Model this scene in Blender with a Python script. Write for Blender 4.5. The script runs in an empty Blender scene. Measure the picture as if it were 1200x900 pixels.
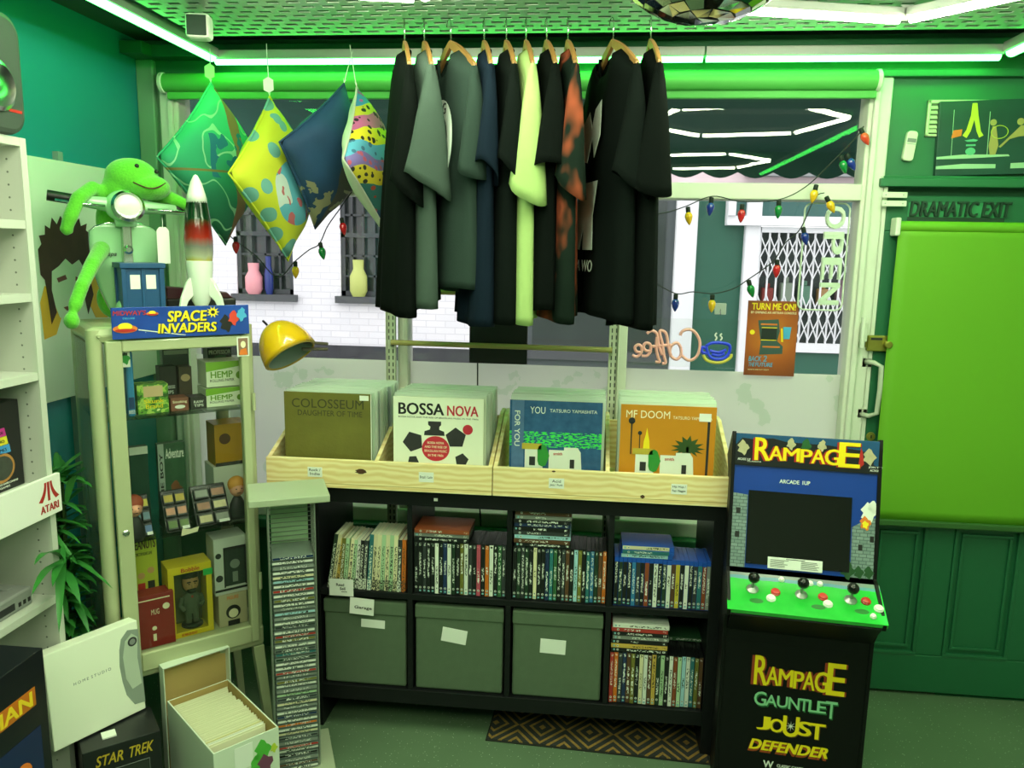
import bpy, bmesh, math, random
from mathutils import Vector, Matrix
rnd = random.Random(7)
PI = math.pi
COL = bpy.context.scene.collection
sc = bpy.context.scene

# ------------------------------------------------------------------ camera
EYE = Vector((0, 0, 1.70)); FPX = 925.03
def _axes(yaw, pitch, roll):
    y, p, r = map(math.radians, (yaw, pitch, roll))
    fwd = Vector((-math.sin(y)*math.cos(p), math.cos(y)*math.cos(p), -math.sin(p)))
    r0 = Vector((math.cos(y), math.sin(y), 0)); u0 = r0.cross(fwd)
    return math.cos(r)*r0 + math.sin(r)*u0, -math.sin(r)*r0 + math.cos(r)*u0, fwd
CR, CU, CF = _axes(5.8106, 9.4823, 1.0547)
cam = bpy.data.objects.new('camera', bpy.data.cameras.new('camera')); COL.objects.link(cam)
m3 = Matrix((CR, CU, -CF)).transposed()
cam.matrix_world = Matrix.Translation(EYE) @ m3.to_4x4()
cam.data.sensor_width = 36; cam.data.lens = FPX/1200*36; cam.data.clip_start = .05
sc.camera = cam
def sight(u, v, **k):
    """where the line of sight through a photo point meets the plane X=, Y= or Z=."""
    d = CR*((u-600)/FPX) - CU*((v-450)/FPX) + CF
    (ax, val), = k.items(); i = 'XYZ'.index(ax)
    return EYE + d*((val-EYE[i])/d[i])

# ------------------------------------------------------------------ light, sky, exposure
GREEN_LED = (0.055, 1.0, 0.10); GREEN_LED_POWER = 17
WHITE_LED = (0.90, 1.0, 0.68); WHITE_LED_POWER = 80
SKY_POWER = 2.05
sc.view_settings.view_transform = 'Standard'; sc.view_settings.look = 'None'
sc.view_settings.gamma = 1; sc.view_settings.use_curve_mapping = False
sc.view_settings.exposure = 0.14
sc.cycles.use_denoising = True
sc.cycles.max_bounces = 8; sc.cycles.diffuse_bounces = 4; sc.cycles.transparent_max_bounces = 16
sc.cycles.sample_clamp_indirect = 6
w = bpy.data.worlds.new('overcast_sky'); sc.world = w; w.use_nodes = True
bg = w.node_tree.nodes['Background']; bg.inputs[0].default_value = (1.0, .975, 1.0, 1); bg.inputs[1].default_value = SKY_POWER

# ------------------------------------------------------------------ helpers: materials
def lin(h):
    if not isinstance(h, str): return tuple(h)[:3]
    h = h.lstrip('#'); o = []
    for i in (0, 2, 4):
        c = int(h[i:i+2], 16)/255
        o.append(c/12.92 if c <= .04045 else ((c+.055)/1.055)**2.4)
    return tuple(o)
class NG:
    def __init__(s, name):
        s.m = bpy.data.materials.new(name); s.m.use_nodes = True; s.t = s.m.node_tree
        s.b = s.t.nodes['Principled BSDF']; s.out = s.t.nodes['Material Output']
    def n(s, typ, props=None, **ins):
        nd = s.t.nodes.new('ShaderNode'+typ)
        for k, v in (props or {}).items(): setattr(nd, k, v)
        for k, v in ins.items(): s.set(nd, k, v)
        return nd
    def set(s, nd, k, v):
        sock = nd.inputs[int(k[1:])] if k[0] == 'i' and k[1:].isdigit() else nd.inputs[k.replace('_', ' ')]
        if isinstance(v, bpy.types.NodeSocket): s.t.links.new(v, sock)
        elif isinstance(v, bpy.types.Node): s.t.links.new(v.outputs[0], sock)
        elif isinstance(v, (tuple, list)) and sock.type == 'RGBA': sock.default_value = (*v[:3], 1)
        else: sock.default_value = v
    def base(s, v): s.set(s.b, 'Base Color', v)
    def math(s, op, a, b=0.0, c=None):
        k = dict(i0=a, i1=b)
        if c is not None: k['i2'] = c
        return s.n('Math', {'operation': op}, **k).outputs[0]
    def mix(s, f, a, b):
        nd = s.n('Mix', {'data_type': 'RGBA'}); s.set(nd, 'i0', f)
        for i, v in ((6, a), (7, b)): s.set(nd, 'i%d' % i, v)
        return nd.outputs[2]
    def obj(s, gen=False):
        return s.n('TexCoord').outputs['Generated' if gen else 'Object']
    def sep(s, v=None):
        nd = s.n('SeparateXYZ', None, i0=v if v is not None else s.obj()); return nd.outputs
    def noise(s, scale, detail=3, vec=None, stretch=None):
        v = vec if vec is not None else s.obj()
        if stretch: v = s.n('Mapping', None, Vector=v, Scale=stretch).outputs[0]
        return s.n('TexNoise', None, Vector=v, Scale=scale, Detail=detail).outputs[0]
    def bump(s, h, st=.3, dist=.01):
        s.set(s.b, 'Normal', s.n('Bump', None, Height=h, Strength=st, Distance=dist).outputs[0])
    def ramp(s, f, stops, const=False):
        nd = s.n('ValToRGB', None, Fac=f); cr = nd.color_ramp
        if const: cr.interpolation = 'CONSTANT'
        while len(cr.elements) > 1: cr.elements.remove(cr.elements[-1])
        for i, (p, c) in enumerate(stops):
            e = cr.elements[0] if i == 0 else cr.elements.new(p)
            e.position = p; e.color = (*lin(c), 1)
        return nd.outputs[0]
_mc = {}
def mat(name, col, rough=.5, metal=0, var=0, vs=6, bump=0, bs=40, spec=.5, coat=0):
    if name in _mc: return _mc[name]
    g = NG(name); c = lin(col)
    g.set(g.b, 'Roughness', rough); g.set(g.b, 'Metallic', metal); g.set(g.b, 'Specular IOR Level', spec)
    if coat: g.set(g.b, 'Coat Weight', coat)
    if var:
        n = g.noise(vs, 4)
        g.base(g.mix(n, tuple(x*(1-var) for x in c), tuple(min(1, x*(1+var)) for x in c)))
    else: g.base(c)
    if bump: g.bump(g.noise(bs, 3), bump, .004)
    _mc[name] = g.m; return g.m
def emit(name, col, power):
    g = NG(name); g.base((.8, .8, .8)); g.set(g.b, 'Emission Color', col); g.set(g.b, 'Emission Strength', power)
    return g.m
def glassy(name, tint=(1, 1, 1), refl=.5, rough=.0):
    """thin clear sheet: straight-through light plus a fresnel reflection."""
    g = NG(name); t = g.t; t.nodes.remove(g.b)
    tr = g.n('BsdfTransparent', None, Color=tint); gl = g.n('BsdfGlossy', None, Roughness=rough)
    fr = g.n('Fresnel', None, IOR=1.45); f = g.math('MULTIPLY', fr.outputs[0], refl)
    mx = g.n('MixShader', None, i0=f, i1=tr, i2=gl); g.set(g.out, 'Surface', mx); return g.m
def film(name, col, opac, transl=.5):
    g = NG(name); g.t.nodes.remove(g.b)
    df = g.n('BsdfDiffuse', None, Color=col); tl = g.n('BsdfTranslucent', None, Color=col)
    a = g.n('MixShader', None, i0=transl, i1=df, i2=tl)
    tr = g.n('BsdfTransparent', None, Color=(1, 1, 1))
    g.set(g.out, 'Surface', g.n('MixShader', None, i0=opac, i1=tr, i2=a)); return g.m

# ------------------------------------------------------------------ helpers: meshes
class MB:
    def __init__(s): s.v = []; s.f = []; s.mi = []; s.cur = 0
    def add(s, vs, fs, M=None):
        o = len(s.v); s.v += [tuple((M @ Vector(p)) if M is not None else p) for p in vs]
        s.f += [tuple(i+o for i in f) for f in fs]; s.mi += [s.cur]*len(fs); return s
    def box(s, x0, y0, z0, x1, y1, z1, M=None):
        return s.add([(x0,y0,z0),(x1,y0,z0),(x1,y1,z0),(x0,y1,z0),(x0,y0,z1),(x1,y0,z1),(x1,y1,z1),(x0,y1,z1)],
                     [(0,3,2,1),(4,5,6,7),(0,1,5,4),(1,2,6,5),(2,3,7,6),(3,0,4,7)], M)
    def prism(s, poly, y0, y1, M=None):
        n = len(poly); vs = [(x, y0, z) for x, z in poly] + [(x, y1, z) for x, z in poly]
        return s.add(vs, [tuple(range(n)), tuple(range(2*n-1, n-1, -1))] + [(i, (i+1) % n, n+(i+1) % n, n+i) for i in range(n)], M)
    def loft(s, rings, closed=True, caps=True, M=None):
        n = len(rings[0]); vs = [p for r in rings for p in r]; fs = []
        for k in range(len(rings)-1):
            for i in range(n if closed else n-1):
                j = (i+1) % n; fs.append((k*n+i, k*n+j, (k+1)*n+j, (k+1)*n+i))
        if caps and closed: fs += [tuple(range(n)), tuple(range(len(vs)-1, len(vs)-n-1, -1))]
        return s.add(vs, fs, M)
    def tube(s, pts, r, n=8, closed=False, M=None):
        P = [Vector(p) for p in pts]; rings = []; up = Vector((0, 0, 1)); prev = None
        for i, p in enumerate(P):
            a = P[i-1] if (i > 0 or closed) else p; b = P[(i+1) % len(P)] if (i < len(P)-1 or closed) else p
            t = (b-a).normalized()
            if prev is None: prev = up if abs(t.z) < .9 else Vector((1, 0, 0))
            x = t.cross(prev).normalized(); y = x.cross(t).normalized(); prev = y
            rr = r[i] if isinstance(r, (list, tuple)) else r
            rings.append([p + x*math.cos(2*PI*k/n)*rr + y*math.sin(2*PI*k/n)*rr for k in range(n)])
        if closed: rings.append(rings[0]); return s.loft(rings, True, False, M)
        return s.loft(rings, True, True, M)
    def lathe(s, prof, n=24, M=None, sx=1, sy=1):
        return s.loft([[(r*math.cos(2*PI*k/n)*sx, r*math.sin(2*PI*k/n)*sy, z) for k in range(n)] for r, z in prof], True, True, M)
    def ell(s, c, r, n=16, M=None):
        prof = [(max(1e-4, math.sin(PI*i/(n//2))), -math.cos(PI*i/(n//2))) for i in range(n//2+1)]
        T = Matrix.Translation(c) @ Matrix.Diagonal((*r, 1)) if not isinstance(r, (int, float)) else Matrix.Translation(c) @ Matrix.Diagonal((r, r, r, 1))
        return s.lathe(prof, n, (M @ T) if M is not None else T)
    def sheet(s, fn, nu, nv, M=None):
        vs = [fn(i/nu, j/nv) for j in range(nv+1) for i in range(nu+1)]
        return s.add(vs, [(j*(nu+1)+i, j*(nu+1)+i+1, (j+1)*(nu+1)+i+1, (j+1)*(nu+1)+i) for j in range(nv) for i in range(nu)], M)
    def build(s, name, m, parent=None, smooth=False, bevel=0, sub=0, merge=0, solid=0, remesh=0):
        me = bpy.data.meshes.new(name); me.from_pydata(s.v, [], s.f)
        ms = m if isinstance(m, (list, tuple)) else [m]
        for x in ms: me.materials.append(x)
        for p, i in zip(me.polygons, s.mi): p.material_index = i
        bm = bmesh.new(); bm.from_mesh(me)
        if merge: bmesh.ops.remove_doubles(bm, verts=bm.verts, dist=merge)
        bmesh.ops.recalc_face_normals(bm, faces=bm.faces)
        if smooth:
            for f in bm.faces: f.smooth = True
        bm.to_mesh(me); bm.free()
        if smooth == 'auto': me.set_sharp_from_angle(angle=math.radians(40))
        o = bpy.data.objects.new(name, me); COL.objects.link(o)
        if parent is not None: o.parent = parent
        if remesh:
            r = o.modifiers.new('r', 'REMESH'); r.mode = 'VOXEL'; r.voxel_size = remesh; r.use_smooth_shade = True
            k = o.modifiers.new('s', 'SMOOTH'); k.factor = .6; k.iterations = 6
        if bevel:
            b = o.modifiers.new('b', 'BEVEL'); b.width = bevel; b.segments = 2; b.limit_method = 'ANGLE'
        if solid:
            q = o.modifiers.new('k', 'SOLIDIFY'); q.thickness = solid
        if sub:
            u = o.modifiers.new('u', 'SUBSURF'); u.levels = u.render_levels = sub
        return o
def tag(o, label, cat, group=None):
    o['label'] = label; o['category'] = cat
    if group: o['group'] = group
    return o
def thing(name, label, cat, loc=(0, 0, 0), rz=0, group=None, rot=None):
    o = bpy.data.objects.new(name, None); COL.objects.link(o); o.empty_display_size = .05
    o.location = loc; o.rotation_euler = rot if rot else (0, 0, math.radians(rz))
    return tag(o, label, cat, group)
def struct(o): o['kind'] = 'structure'; return o
def box(name, m, parent, x0, y0, z0, x1, y1, z1, bevel=0, M=None):
    return MB().box(x0, y0, z0, x1, y1, z1, M).build(name, m, parent, bevel=bevel)
def card(name, polys, m, parent, y=0, th=.0008, M=None, join=False):
    """flat printed shapes on a face that looks toward -y."""
    if len(polys) > 1 and not join:
        return [card(name, [p], m, parent, y, th, M) for p in polys][0]
    b = MB()
    for p in polys: b.prism(p, y-th, y, M)
    return b.build(name, m, parent)
def rect(x0, z0, x1, z1): return [(x0, z0), (x1, z0), (x1, z1), (x0, z1)]
def disc(x, z, r, n=20, rz=None): return [(x+r*math.cos(2*PI*k/n), z+(rz or r)*math.sin(2*PI*k/n)) for k in range(n)]
_tc = {}
def glyphs(s, off, ext):
    k = (s, off, ext)
    if k not in _tc:
        c = bpy.data.curves.new('t', 'FONT'); c.body = s; c.size = 1; c.offset = off; c.extrude = ext; c.resolution_u = 3
        o = bpy.data.objects.new('t', c); me = bpy.data.meshes.new_from_object(o)
        _tc[k] = ([v.co.copy() for v in me.vertices], [tuple(p.vertices) for p in me.polygons])
        bpy.data.meshes.remove(me); bpy.data.objects.remove(o); bpy.data.curves.remove(c)
    return _tc[k]
def text(s, r, m, parent, y=0, name='lettering', M=None, off=.012, ext=.0006, shear=0, mirror=False, turn=0):
    """letters filling the rectangle r=(x0,z0,x1,z1) on a face that looks toward -y; s may be [(letters, rect), ...]."""
    b = MB()
    for t, q in (s if isinstance(s, list) else [(s, r)]):
        vs, fs = glyphs(t, 0 if (off > .014 or 'M' in t) else off, .01)
        if not vs: continue
        if off > .014:                      # bolder: the same letters laid over each other, slightly shifted
            e = off*.75; V0_, F0_ = vs, fs; vs, fs = [], []
            for kk, (ax_, ay_) in enumerate(((-e, -e*.5), (e, -e*.5), (-e, e*.5), (e, e*.5))):
                o_ = len(vs); vs = vs+[Vector((v.x+ax_, v.y+ay_, v.z+.008*kk)) for v in V0_]; fs = fs+[tuple(i+o_ for i in f) for f in F0_]
        if turn: vs = [Vector((-v.y, v.x, v.z)) if turn > 0 else Vector((v.y, -v.x, v.z)) for v in vs]
        xs = [v.x for v in vs]; ys = [v.y for v in vs]; ax, bx, ay, by = min(xs), max(xs), min(ys), max(ys)
        out = []
        for v in vs:
            fx = (v.x-ax)/max(1e-6, bx-ax); fz = (v.y-ay)/max(1e-6, by-ay)
            if mirror: fx = 1-fx
            out.append((q[0]+fx*(q[2]-q[0])+shear*fz*(q[3]-q[1]), y-max(ext, .0006)*(.5+.5*(v.z/.01))-.0001, q[1]+fz*(q[3]-q[1])))
        b.add(out, fs, M)
    return b.build(name, m, parent)
_ORD = 'first second third fourth fifth sixth seventh eighth ninth tenth eleventh twelfth thirteenth fourteenth fifteenth sixteenth seventeenth eighteenth nineteenth'.split()
def nth(i):
    """0 -> first ..."""
    if i < 19: return _ORD[i]
    t = {2: ('twentieth', 'twenty'), 3: ('thirtieth', 'thirty'), 4: ('fortieth', 'forty'), 5: ('fiftieth', 'fifty')}
    d, u = divmod(i+1, 10)
    return t[d][0] if u == 0 else t[d][1]+'-'+_ORD[u-1]
def R(a): return math.radians(a)
def RZ(a): return Matrix.Rotation(R(a), 4, 'Z')
def RX(a): return Matrix.Rotation(R(a), 4, 'X')
def RY(a): return Matrix.Rotation(R(a), 4, 'Y')
def T(x, y=None, z=None): return Matrix.Translation((x, y, z) if y is not None else x)

# shared materials
white = mat('white_card', '#e9ebe4', .6); black = mat('black_satin', '#0d0d0e', .45); dark = mat('dark_grey', '#26282a', .5)
grey = mat('mid_grey', '#808482', .5); chrome = mat('chrome', '#d5d8d6', .18, 1); steel = mat('brushed_steel', '#b0b5b0', .38, .9)
yellow = mat('print_yellow', '#f4dc1c', .5); red = mat('print_red', '#b5221d', .5); ink = mat('print_ink', '#141414', .6)
pale = mat('print_pale', '#dfe4da', .6); green = mat('print_green', '#2c8a35', .5); blue = mat('print_blue', '#1c49a0', .5)
orange = mat('print_orange', '#e0782a', .5); teal = mat('print_teal', '#1d8a8c', .5); tan = mat('print_tan', '#d2b48a', .6)
brown = mat('print_brown', '#5a3a22', .6); cyan = mat('print_cyan', '#49a7d8', .5); magenta = mat('print_magenta', '#c02a8c', .5)
cream = mat('print_cream', '#efe6c4', .6); pink = mat('print_pink', '#e59aa2', .5)

# ------------------------------------------------------------------ setting: room shell
YW = 3.06; XL = -1.79; XR = 2.40; YB = -2.30; ZC = 2.48
g = NG('floor_vinyl'); n1 = g.noise(2.2, 4); v = g.n('TexVoronoi', None, Vector=g.obj(), Scale=95.0)
spk = g.math('LESS_THAN', v.outputs['Distance'], .13); spk2 = g.math('GREATER_THAN', g.noise(60, 2), .5)
b0 = g.mix(n1, lin('#4c6149'), lin('#647d5f'))
g.base(g.mix(g.math('MULTIPLY', spk, spk2), b0, lin('#c9d2c4'))); g.set(g.b, 'Roughness', .45); g.bump(g.noise(300, 2), .06, .002)
floor_m = g.m
struct(MB().box(XL-.1, YB-.1, -.08, XR+.1, YW+.1, 0).build('floor', floor_m))
ceil_m = mat('ceiling_paint', '#3d5046', .7, var=.12, vs=3)
struct(MB().box(XL-.1, YB-.1, ZC, XR+.1, YW+.14, ZC+.1).build('ceiling', ceil_m))
teal_wall = mat('teal_wall_paint', '#14848a', .55, var=.08, vs=2.5, bump=.05, bs=60)
struct(MB().box(XL-.1, YB-.1, 0, XL, YW+.14, ZC).build('wall_left', teal_wall))
back_m = mat('back_wall_paint', '#b8bdb4', .8)
struct(MB().box(XL, YB-.1, 0, XR, YB, ZC).build('wall_back', back_m))
struct(MB().box(XR, YB-.1, 0, XR+.1, YW+.14, ZC).build('wall_right', back_m))
gwall = mat('green_wall_paint', '#256c44', .5, var=.07, vs=4, bump=.04, bs=80)
pillar_m = mat('pillar_paint', '#6f9a78', .55, var=.06, vs=3)
wf = MB()
wf.box(XL, YW, 0, 1.02, YW+.14, .56); wf.box(XL, YW, 2.33, 1.02, YW+.14, ZC)
wf.cur = 1; wf.box(XL, YW, .56, -1.70, YW+.14, 2.33)
wf.cur = 0; wf.box(1.02, YW, 1.955, XR, YW+.14, ZC); wf.box(1.02, YW, 0, 1.03, YW+.14, 1.955); wf.box(1.96, YW, 0, XR, YW+.14, 1.955)
wf.box(1.03, 3.095, 0, 1.96, YW+.14, 1.955)  # unseen slab added behind the door, blocks bright sky in the gap above
struct(wf.build('wall_front', [gwall, pillar_m]))
frame_m = mat('window_frame_paint', '#d6dccb', .5, var=.06, vs=14, bump=.08, bs=50)
struct(MB().box(XL, 2.93, 2.405, -1.70, YW, 2.45).box(-1.70, 2.99, 2.405, XR, YW, 2.45).box(-1.70, 3.02, 2.33, XR, YW, 2.355).build('trim_1', gwall, bevel=.004))
struct(MB().box(1.0, 3.01, 1.955, XR, YW, 1.985).box(1.0, 3.03, 1.985, XR, YW, 1.995).build('trim_2', gwall, bevel=.004))
struct(MB().box(XL, 3.03, 0, -1.72, YW, 2.405).build('trim_3', pillar_m, bevel=.006))

# window: frame, mullions, transom, sill, six panes
win = bpy.data.objects.new('window_1', None); COL.objects.link(win); struct(win)
MX = (-.745, .112)
fr = MB()
fr.box(-1.70, 3.03, .60, -1.625, 3.13, 2.33); fr.box(.942, 3.03, .60, 1.02, 3.13, 2.33)
fr.box(-1.625, 3.03, 2.285, .942, 3.13, 2.33); fr.box(-1.625, 3.03, .60, .942, 3.13, .66)
fr.build('window_frame', frame_m, win, bevel=.006)
MB().box(.955, 3.012, .60, .975, 3.03, 2.30).box(-1.66, 3.012, .60, -1.64, 3.03, 2.30).build('window_bead', frame_m, win, bevel=.004)
for x in MX: MB().box(x-.02, 3.035, .66, x+.02, 3.125, 2.285).build('mullion', frame_m, win, bevel=.004)
MB().box(-1.625, 3.02, 1.905, .942, 3.13, 1.963).build('transom', frame_m, win, bevel=.005)
MB().box(-1.72, 2.99, .56, 1.0, 3.13, .60).build('window_sill', gwall, win, bevel=.006)
pane_m = glassy('window_glass', (.97, .985, .97), .75)
film_m = NG('frosted_film'); q = film_m
df = q.n('BsdfDiffuse', None, Color=lin('#f3f7ea')); tl = q.n('BsdfTranslucent', None)
nz = q.noise(5.5, 5); q.set(tl, 'Color', q.mix(q.math('MULTIPLY', q.math('GREATER_THAN', nz, .60), .5), lin('#fbfff6'), lin('#d6ecd2')))
aa = q.n('MixShader', None, i0=.80, i1=df, i2=tl); tr = q.n('BsdfTransparent', None, Color=(1, 1, 1))
q.set(q.out, 'Surface', q.n('MixShader', None, i0=.9, i1=tr, i2=aa)); film_m = film_m.m
xs = [-1.625, MX[0]-.02, MX[0]+.02, MX[1]-.02, MX[1]+.02, .942]
for i in range(3):
    MB().box(xs[2*i]-.003, 3.085, .655, xs[2*i+1]+.003, 3.091, 1.91).build('glass_pane', pane_m, win)
    MB().box(xs[2*i]-.003, 3.085, 1.958, xs[2*i+1]+.003, 3.091, 2.29).build('glass_pane', pane_m, win)
    MB().box(xs[2*i], 3.080, .66, xs[2*i+1], 3.0815, 1.262).build('frosted_film', film_m, win)
# catch on the right window jamb
c = MB(); c.box(.975, 2.985, 1.40, .995, 3.012, 1.47); c.box(.97, 2.975, 1.375, .984, 2.99, 1.49)
c.build('window_catch', frame_m, win, bevel=.004)

# door with panels
door = bpy.data.objects.new('door_1', None); COL.objects.link(door); struct(door)
door_m = mat('door_paint', '#1f6440', .45, var=.06, vs=5, bump=.05, bs=60)
DY = 3.035
d = MB(); d.box(1.035, DY+.012, .012, 1.955, DY+.05, 1.925)
for (x0, z0, x1, z1) in ((1.035, .012, 1.955, .17), (1.035, .70, 1.955, .90), (1.035, 1.80, 1.955, 1.925), (1.035, .17, 1.10, 1.80), (1.30, .17, 1.40, 1.80), (1.64, .17, 1.72, .70), (1.89, .17, 1.955, 1.80)):
    d.box(x0, DY, z0, x1, DY+.02, z1)
d.build('door_leaf', door_m, door, bevel=.005)
mo = MB()
for (x0, z0, x1, z1) in ((1.10, .17, 1.30, .70), (1.40, .17, 1.64, .70), (1.72, .17, 1.89, .70)):
    for k, e in ((0, .0), (1, .028)):
        t = .012; a, b_, c_, d_ = x0+e, z0+e, x1-e, z1-e
        mo.box(a, DY-.004+k*.006, b_, c_, DY+.012, b_+t); mo.box(a, DY-.004+k*.006, d_-t, c_, DY+.012, d_)
        mo.box(a, DY-.004+k*.006, b_+t, a+t, DY+.012, d_-t); mo.box(c_-t, DY-.004+k*.006, b_+t, c_, DY+.012, d_-t)
mo.build('panel_moulding', door_m, door, bevel=.002)
struct(MB().box(1.02, 3.03, .60, 1.033, YW, 1.955).build('trim_4', frame_m))
struct(MB().box(1.40, 3.045, 0, 2.38, YW, .001).box(1.97, 3.045, 0, XR, YW, .10).build('baseboard_front', gwall))

# ------------------------------------------------------------------ setting: the street outside
YE = 9.0
def EX(u, v): q = sight(u, v, Y=YE); return q.x, q.z
struct(MB().box(-12, 3.2, -.25, 9, 14, -.15).build('road', mat('asphalt', '#8b8d8e', .9, var=.15, vs=8)))
def brickmat(name, c1, c2, mort, sx=1.0):
    g = NG(name); mp = g.n('Mapping', None, Vector=g.obj(), Rotation=(PI/2, 0, 0))
    bt = g.n('TexBrick', None, Vector=mp.outputs[0], Color1=lin(c1), Color2=lin(c2), Mortar=lin(mort), Scale=2.2)
    bt.inputs['Mortar Size'].default_value = .012; bt.inputs['Brick Width'].default_value = .5; bt.inputs['Row Height'].default_value = .165
    g.base(bt.outputs[0]); g.set(g.b, 'Roughness', .85); g.bump(bt.outputs['Fac'], -.5, .01); return g.m
wb = brickmat('white_brick', '#eceaee', '#e4e3e8', '#d6d5da')
stone_dark = mat('dark_plinth', '#34353a', .6, var=.5, vs=9); dgrey = mat('storefront_grey', '#4d5557', .5, var=.1)
dglass = mat('dark_window', '#3c4341', .15, var=.35, vs=2.5)
town = thing('townhouse', 'white painted brick house across the street with dark barred windows', 'building', (0, YE, 0))
x_end = EX(600, 300)[0]
wx = [(EX(277, 300)[0], EX(343, 300)[0]), (EX(399, 300)[0], EX(451, 300)[0])]
z_s = 1.16; z_t = 2.55
w_ = MB(); w_.box(-10, 0, .58, x_end, .3, z_s); w_.box(-10, 0, z_t, x_end, .3, 5)
cuts = [-10, *wx[0], *wx[1], x_end]
for i in range(0, 6, 2): w_.box(cuts[i], 0, z_s, cuts[i+1], .3, z_t)
w_.build('brick_wall', wb, town)
box('plinth', stone_dark, town, -10, -.04, -.15, x_end, .3, .58)
for a, b in wx:
    f = MB(); f.box(a, .02, z_s, a+.05, .1, z_t); f.box(b-.05, .02, z_s, b, .1, z_t); f.box(a, .02, z_s, b, .1, z_s+.06)
    f.box(a, .02, (z_s+z_t)/2-.02, b, .09, (z_s+z_t)/2+.03)
    for k in range(1, 4): xx = a+(b-a)*k/4; f.box(xx-.012, .03, z_s, xx+.012, .07, z_t)
    for k in range(1, 6): zz = z_s+(z_t-z_s)*k/6; f.box(a, .03, zz-.012, b, .07, zz+.012)
    fo = f.build('sash_window', mat('sash_dark', '#34393b', .5), town)
    box('dark_glass', dglass, fo, a, .1, z_s, b, .12, z_t)
    box('stone_sill', mat('sill_dark', '#4a4d50', .6), fo, a-.05, -.08, z_s-.08, b+.05, .1, z_s)
def vessel(x, z, h, r, m, label, cat='ornament'):
    b = MB(); b.lathe([(r*.7, 0), (r, h*.15), (r, h*.55), (r*.6, h*.75), (r*.65, h)], 14)
    o = b.build('window_ornament', m, None, smooth='auto'); o.location = (x, YE-.03, z); tag(o, label, cat); return o
vessel(wx[0][0]+.22, z_s, .36, .1, pink, 'pink jar on the sill of the left window across the street')
vessel(wx[0][0]+.40, z_s, .44, .05, mat('deep_blue', '#24337a', .4), 'blue bottle beside the pink jar across the street')
vessel(wx[1][0]+.22, z_s, .42, .1, mat('yel_green', '#b9c46a', .5), 'yellow green jar on the second window sill across the street')
# neighbouring storefront, grey and green
sf = thing('green_storefront', 'grey and green shopfront with white columns across the street', 'building', (0, YE, 0))
xg = [EX(u, 330)[0] for u in (788, 813, 868, 886)]
box('grey_front', dgrey, sf, x_end+.01, 0, -.15, xg[0], .3, 2.45)
MB().box(x_end+.25, -.02, .62, xg[0]-.1, 0, 2.3).build('display_window', dglass, sf)
MB().box(x_end+.01, -.06, .50, xg[0], 0, .60).build('ledge', mat('sill_dark', '#4a4d50', .6), sf)
colm = mat('column_white', '#e6e8ea', .6, var=.05)
MB().box(xg[0], -.1, -.15, xg[1], .3, 2.45).build('column', colm, sf, bevel=.02)
MB().box(xg[2], -.1, -.15, xg[3], .3, 2.45).build('column', colm, sf, bevel=.02)
box('green_panel', mat('storefront_green', '#1f5a46', .5, var=.1), sf, xg[1], 0, -.15, xg[2], .3, 2.45)
x1 = EX(1030, 330)[0]+1.0
MB().box(xg[3], -.02, -.15, x1, .3, .66).build('stall_riser', mat('riser_green', '#28604c', .5, var=.1), sf)
MB().box(EX(850, 250)[0], -.16, 2.03, x1, .0, 2.13).box(EX(850, 250)[0], -.2, 2.13, EX(850, 250)[0]+.08, 0, 2.45).build('fascia_trim', colm, sf)
box('fascia_board', mat('fascia_green', '#2f5d57', .5), sf, EX(852, 250)[0]+.06, -.05, 2.13, x1, .3, 2.45)
box('render_wall', mat('pink_render', '#d9c6c9', .8, var=.06), sf, x_end, .02, 2.45, x1, .3, 5)
MB().box(EX(872, 215)[0], -.12, 2.55, x1, .0, 2.72).build('sign_band', mat('sign_grey', '#8f9494', .6), sf)
gr_in = mat('shop_dim', '#3b4543', .7, var=.5, vs=5)
box('shop_window', gr_in, sf, xg[3], .25, .66, x1, .3, 2.03)
sg = thing('folding_gate', 'white folding lattice gate over the shop window across the street', 'gate', (0, YE-.06, 0))
xa, xb = EX(887, 330)[0], EX(1003, 330)[0]; z0, z1 = .70, 1.99
vb = MB(); nb = 12
for k in range(nb): x = xa+(xb-xa)*k/(nb-1); vb.box(x-.009, 0, z0, x+.009, .02, z1)
vb.build('upright_bars', colm, sg)
lt = MB(); st = (xb-xa)/(nb-1)
for (za, zb) in ((z0+.10, z0+.58), (z1-.52, z1-.08)):
    for k in range(nb-1):
        x = xa+st*k
        for q in range(2):
            h = (zb-za)/2; zq = za+q*h
            lt.tube([(x, -.012, zq), (x+st, -.012, zq+h)], .007, 4); lt.tube([(x, -.02, zq+h), (x+st, -.02, zq)], .007, 4)
lt.build('lattice', colm, sg)
MB().box(xa, -.03, z0-.03, xb, .03, z0+.07).box(xa, -.03, z1-.03, xb, .03, z1+.03).build('gate_rail', colm, sg)
for k, (cl, s) in enumerate((('#8c2f2a', .12), ('#8fa08c', .16), ('#5e8f76', .14), ('#b08a55', .12), ('#88707c', .15), ('#7c8890', .13))):
    x = xa+.14+k*.2; b = MB(); b.box(-.06, -.05, 0, .06, .05, s*1.5); b.lathe([(.03, s*1.5), (.03, s*1.9)], 10)
    o = b.build('shop_goods', mat('goods%d' % k, cl, .5), None, bevel=.01); o.location = (x, YE+.12, 1.18)
    tag(o, '%s packet on display behind the white folding gate, %s from its left' % (('dark red', 'pale green', 'green', 'tan', 'mauve', 'grey')[k], nth(k)), 'packet')
MB().box(xa, .05, 1.14, xb, .3, 1.18).build('shop_shelf', gr_in, sf)
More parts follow.
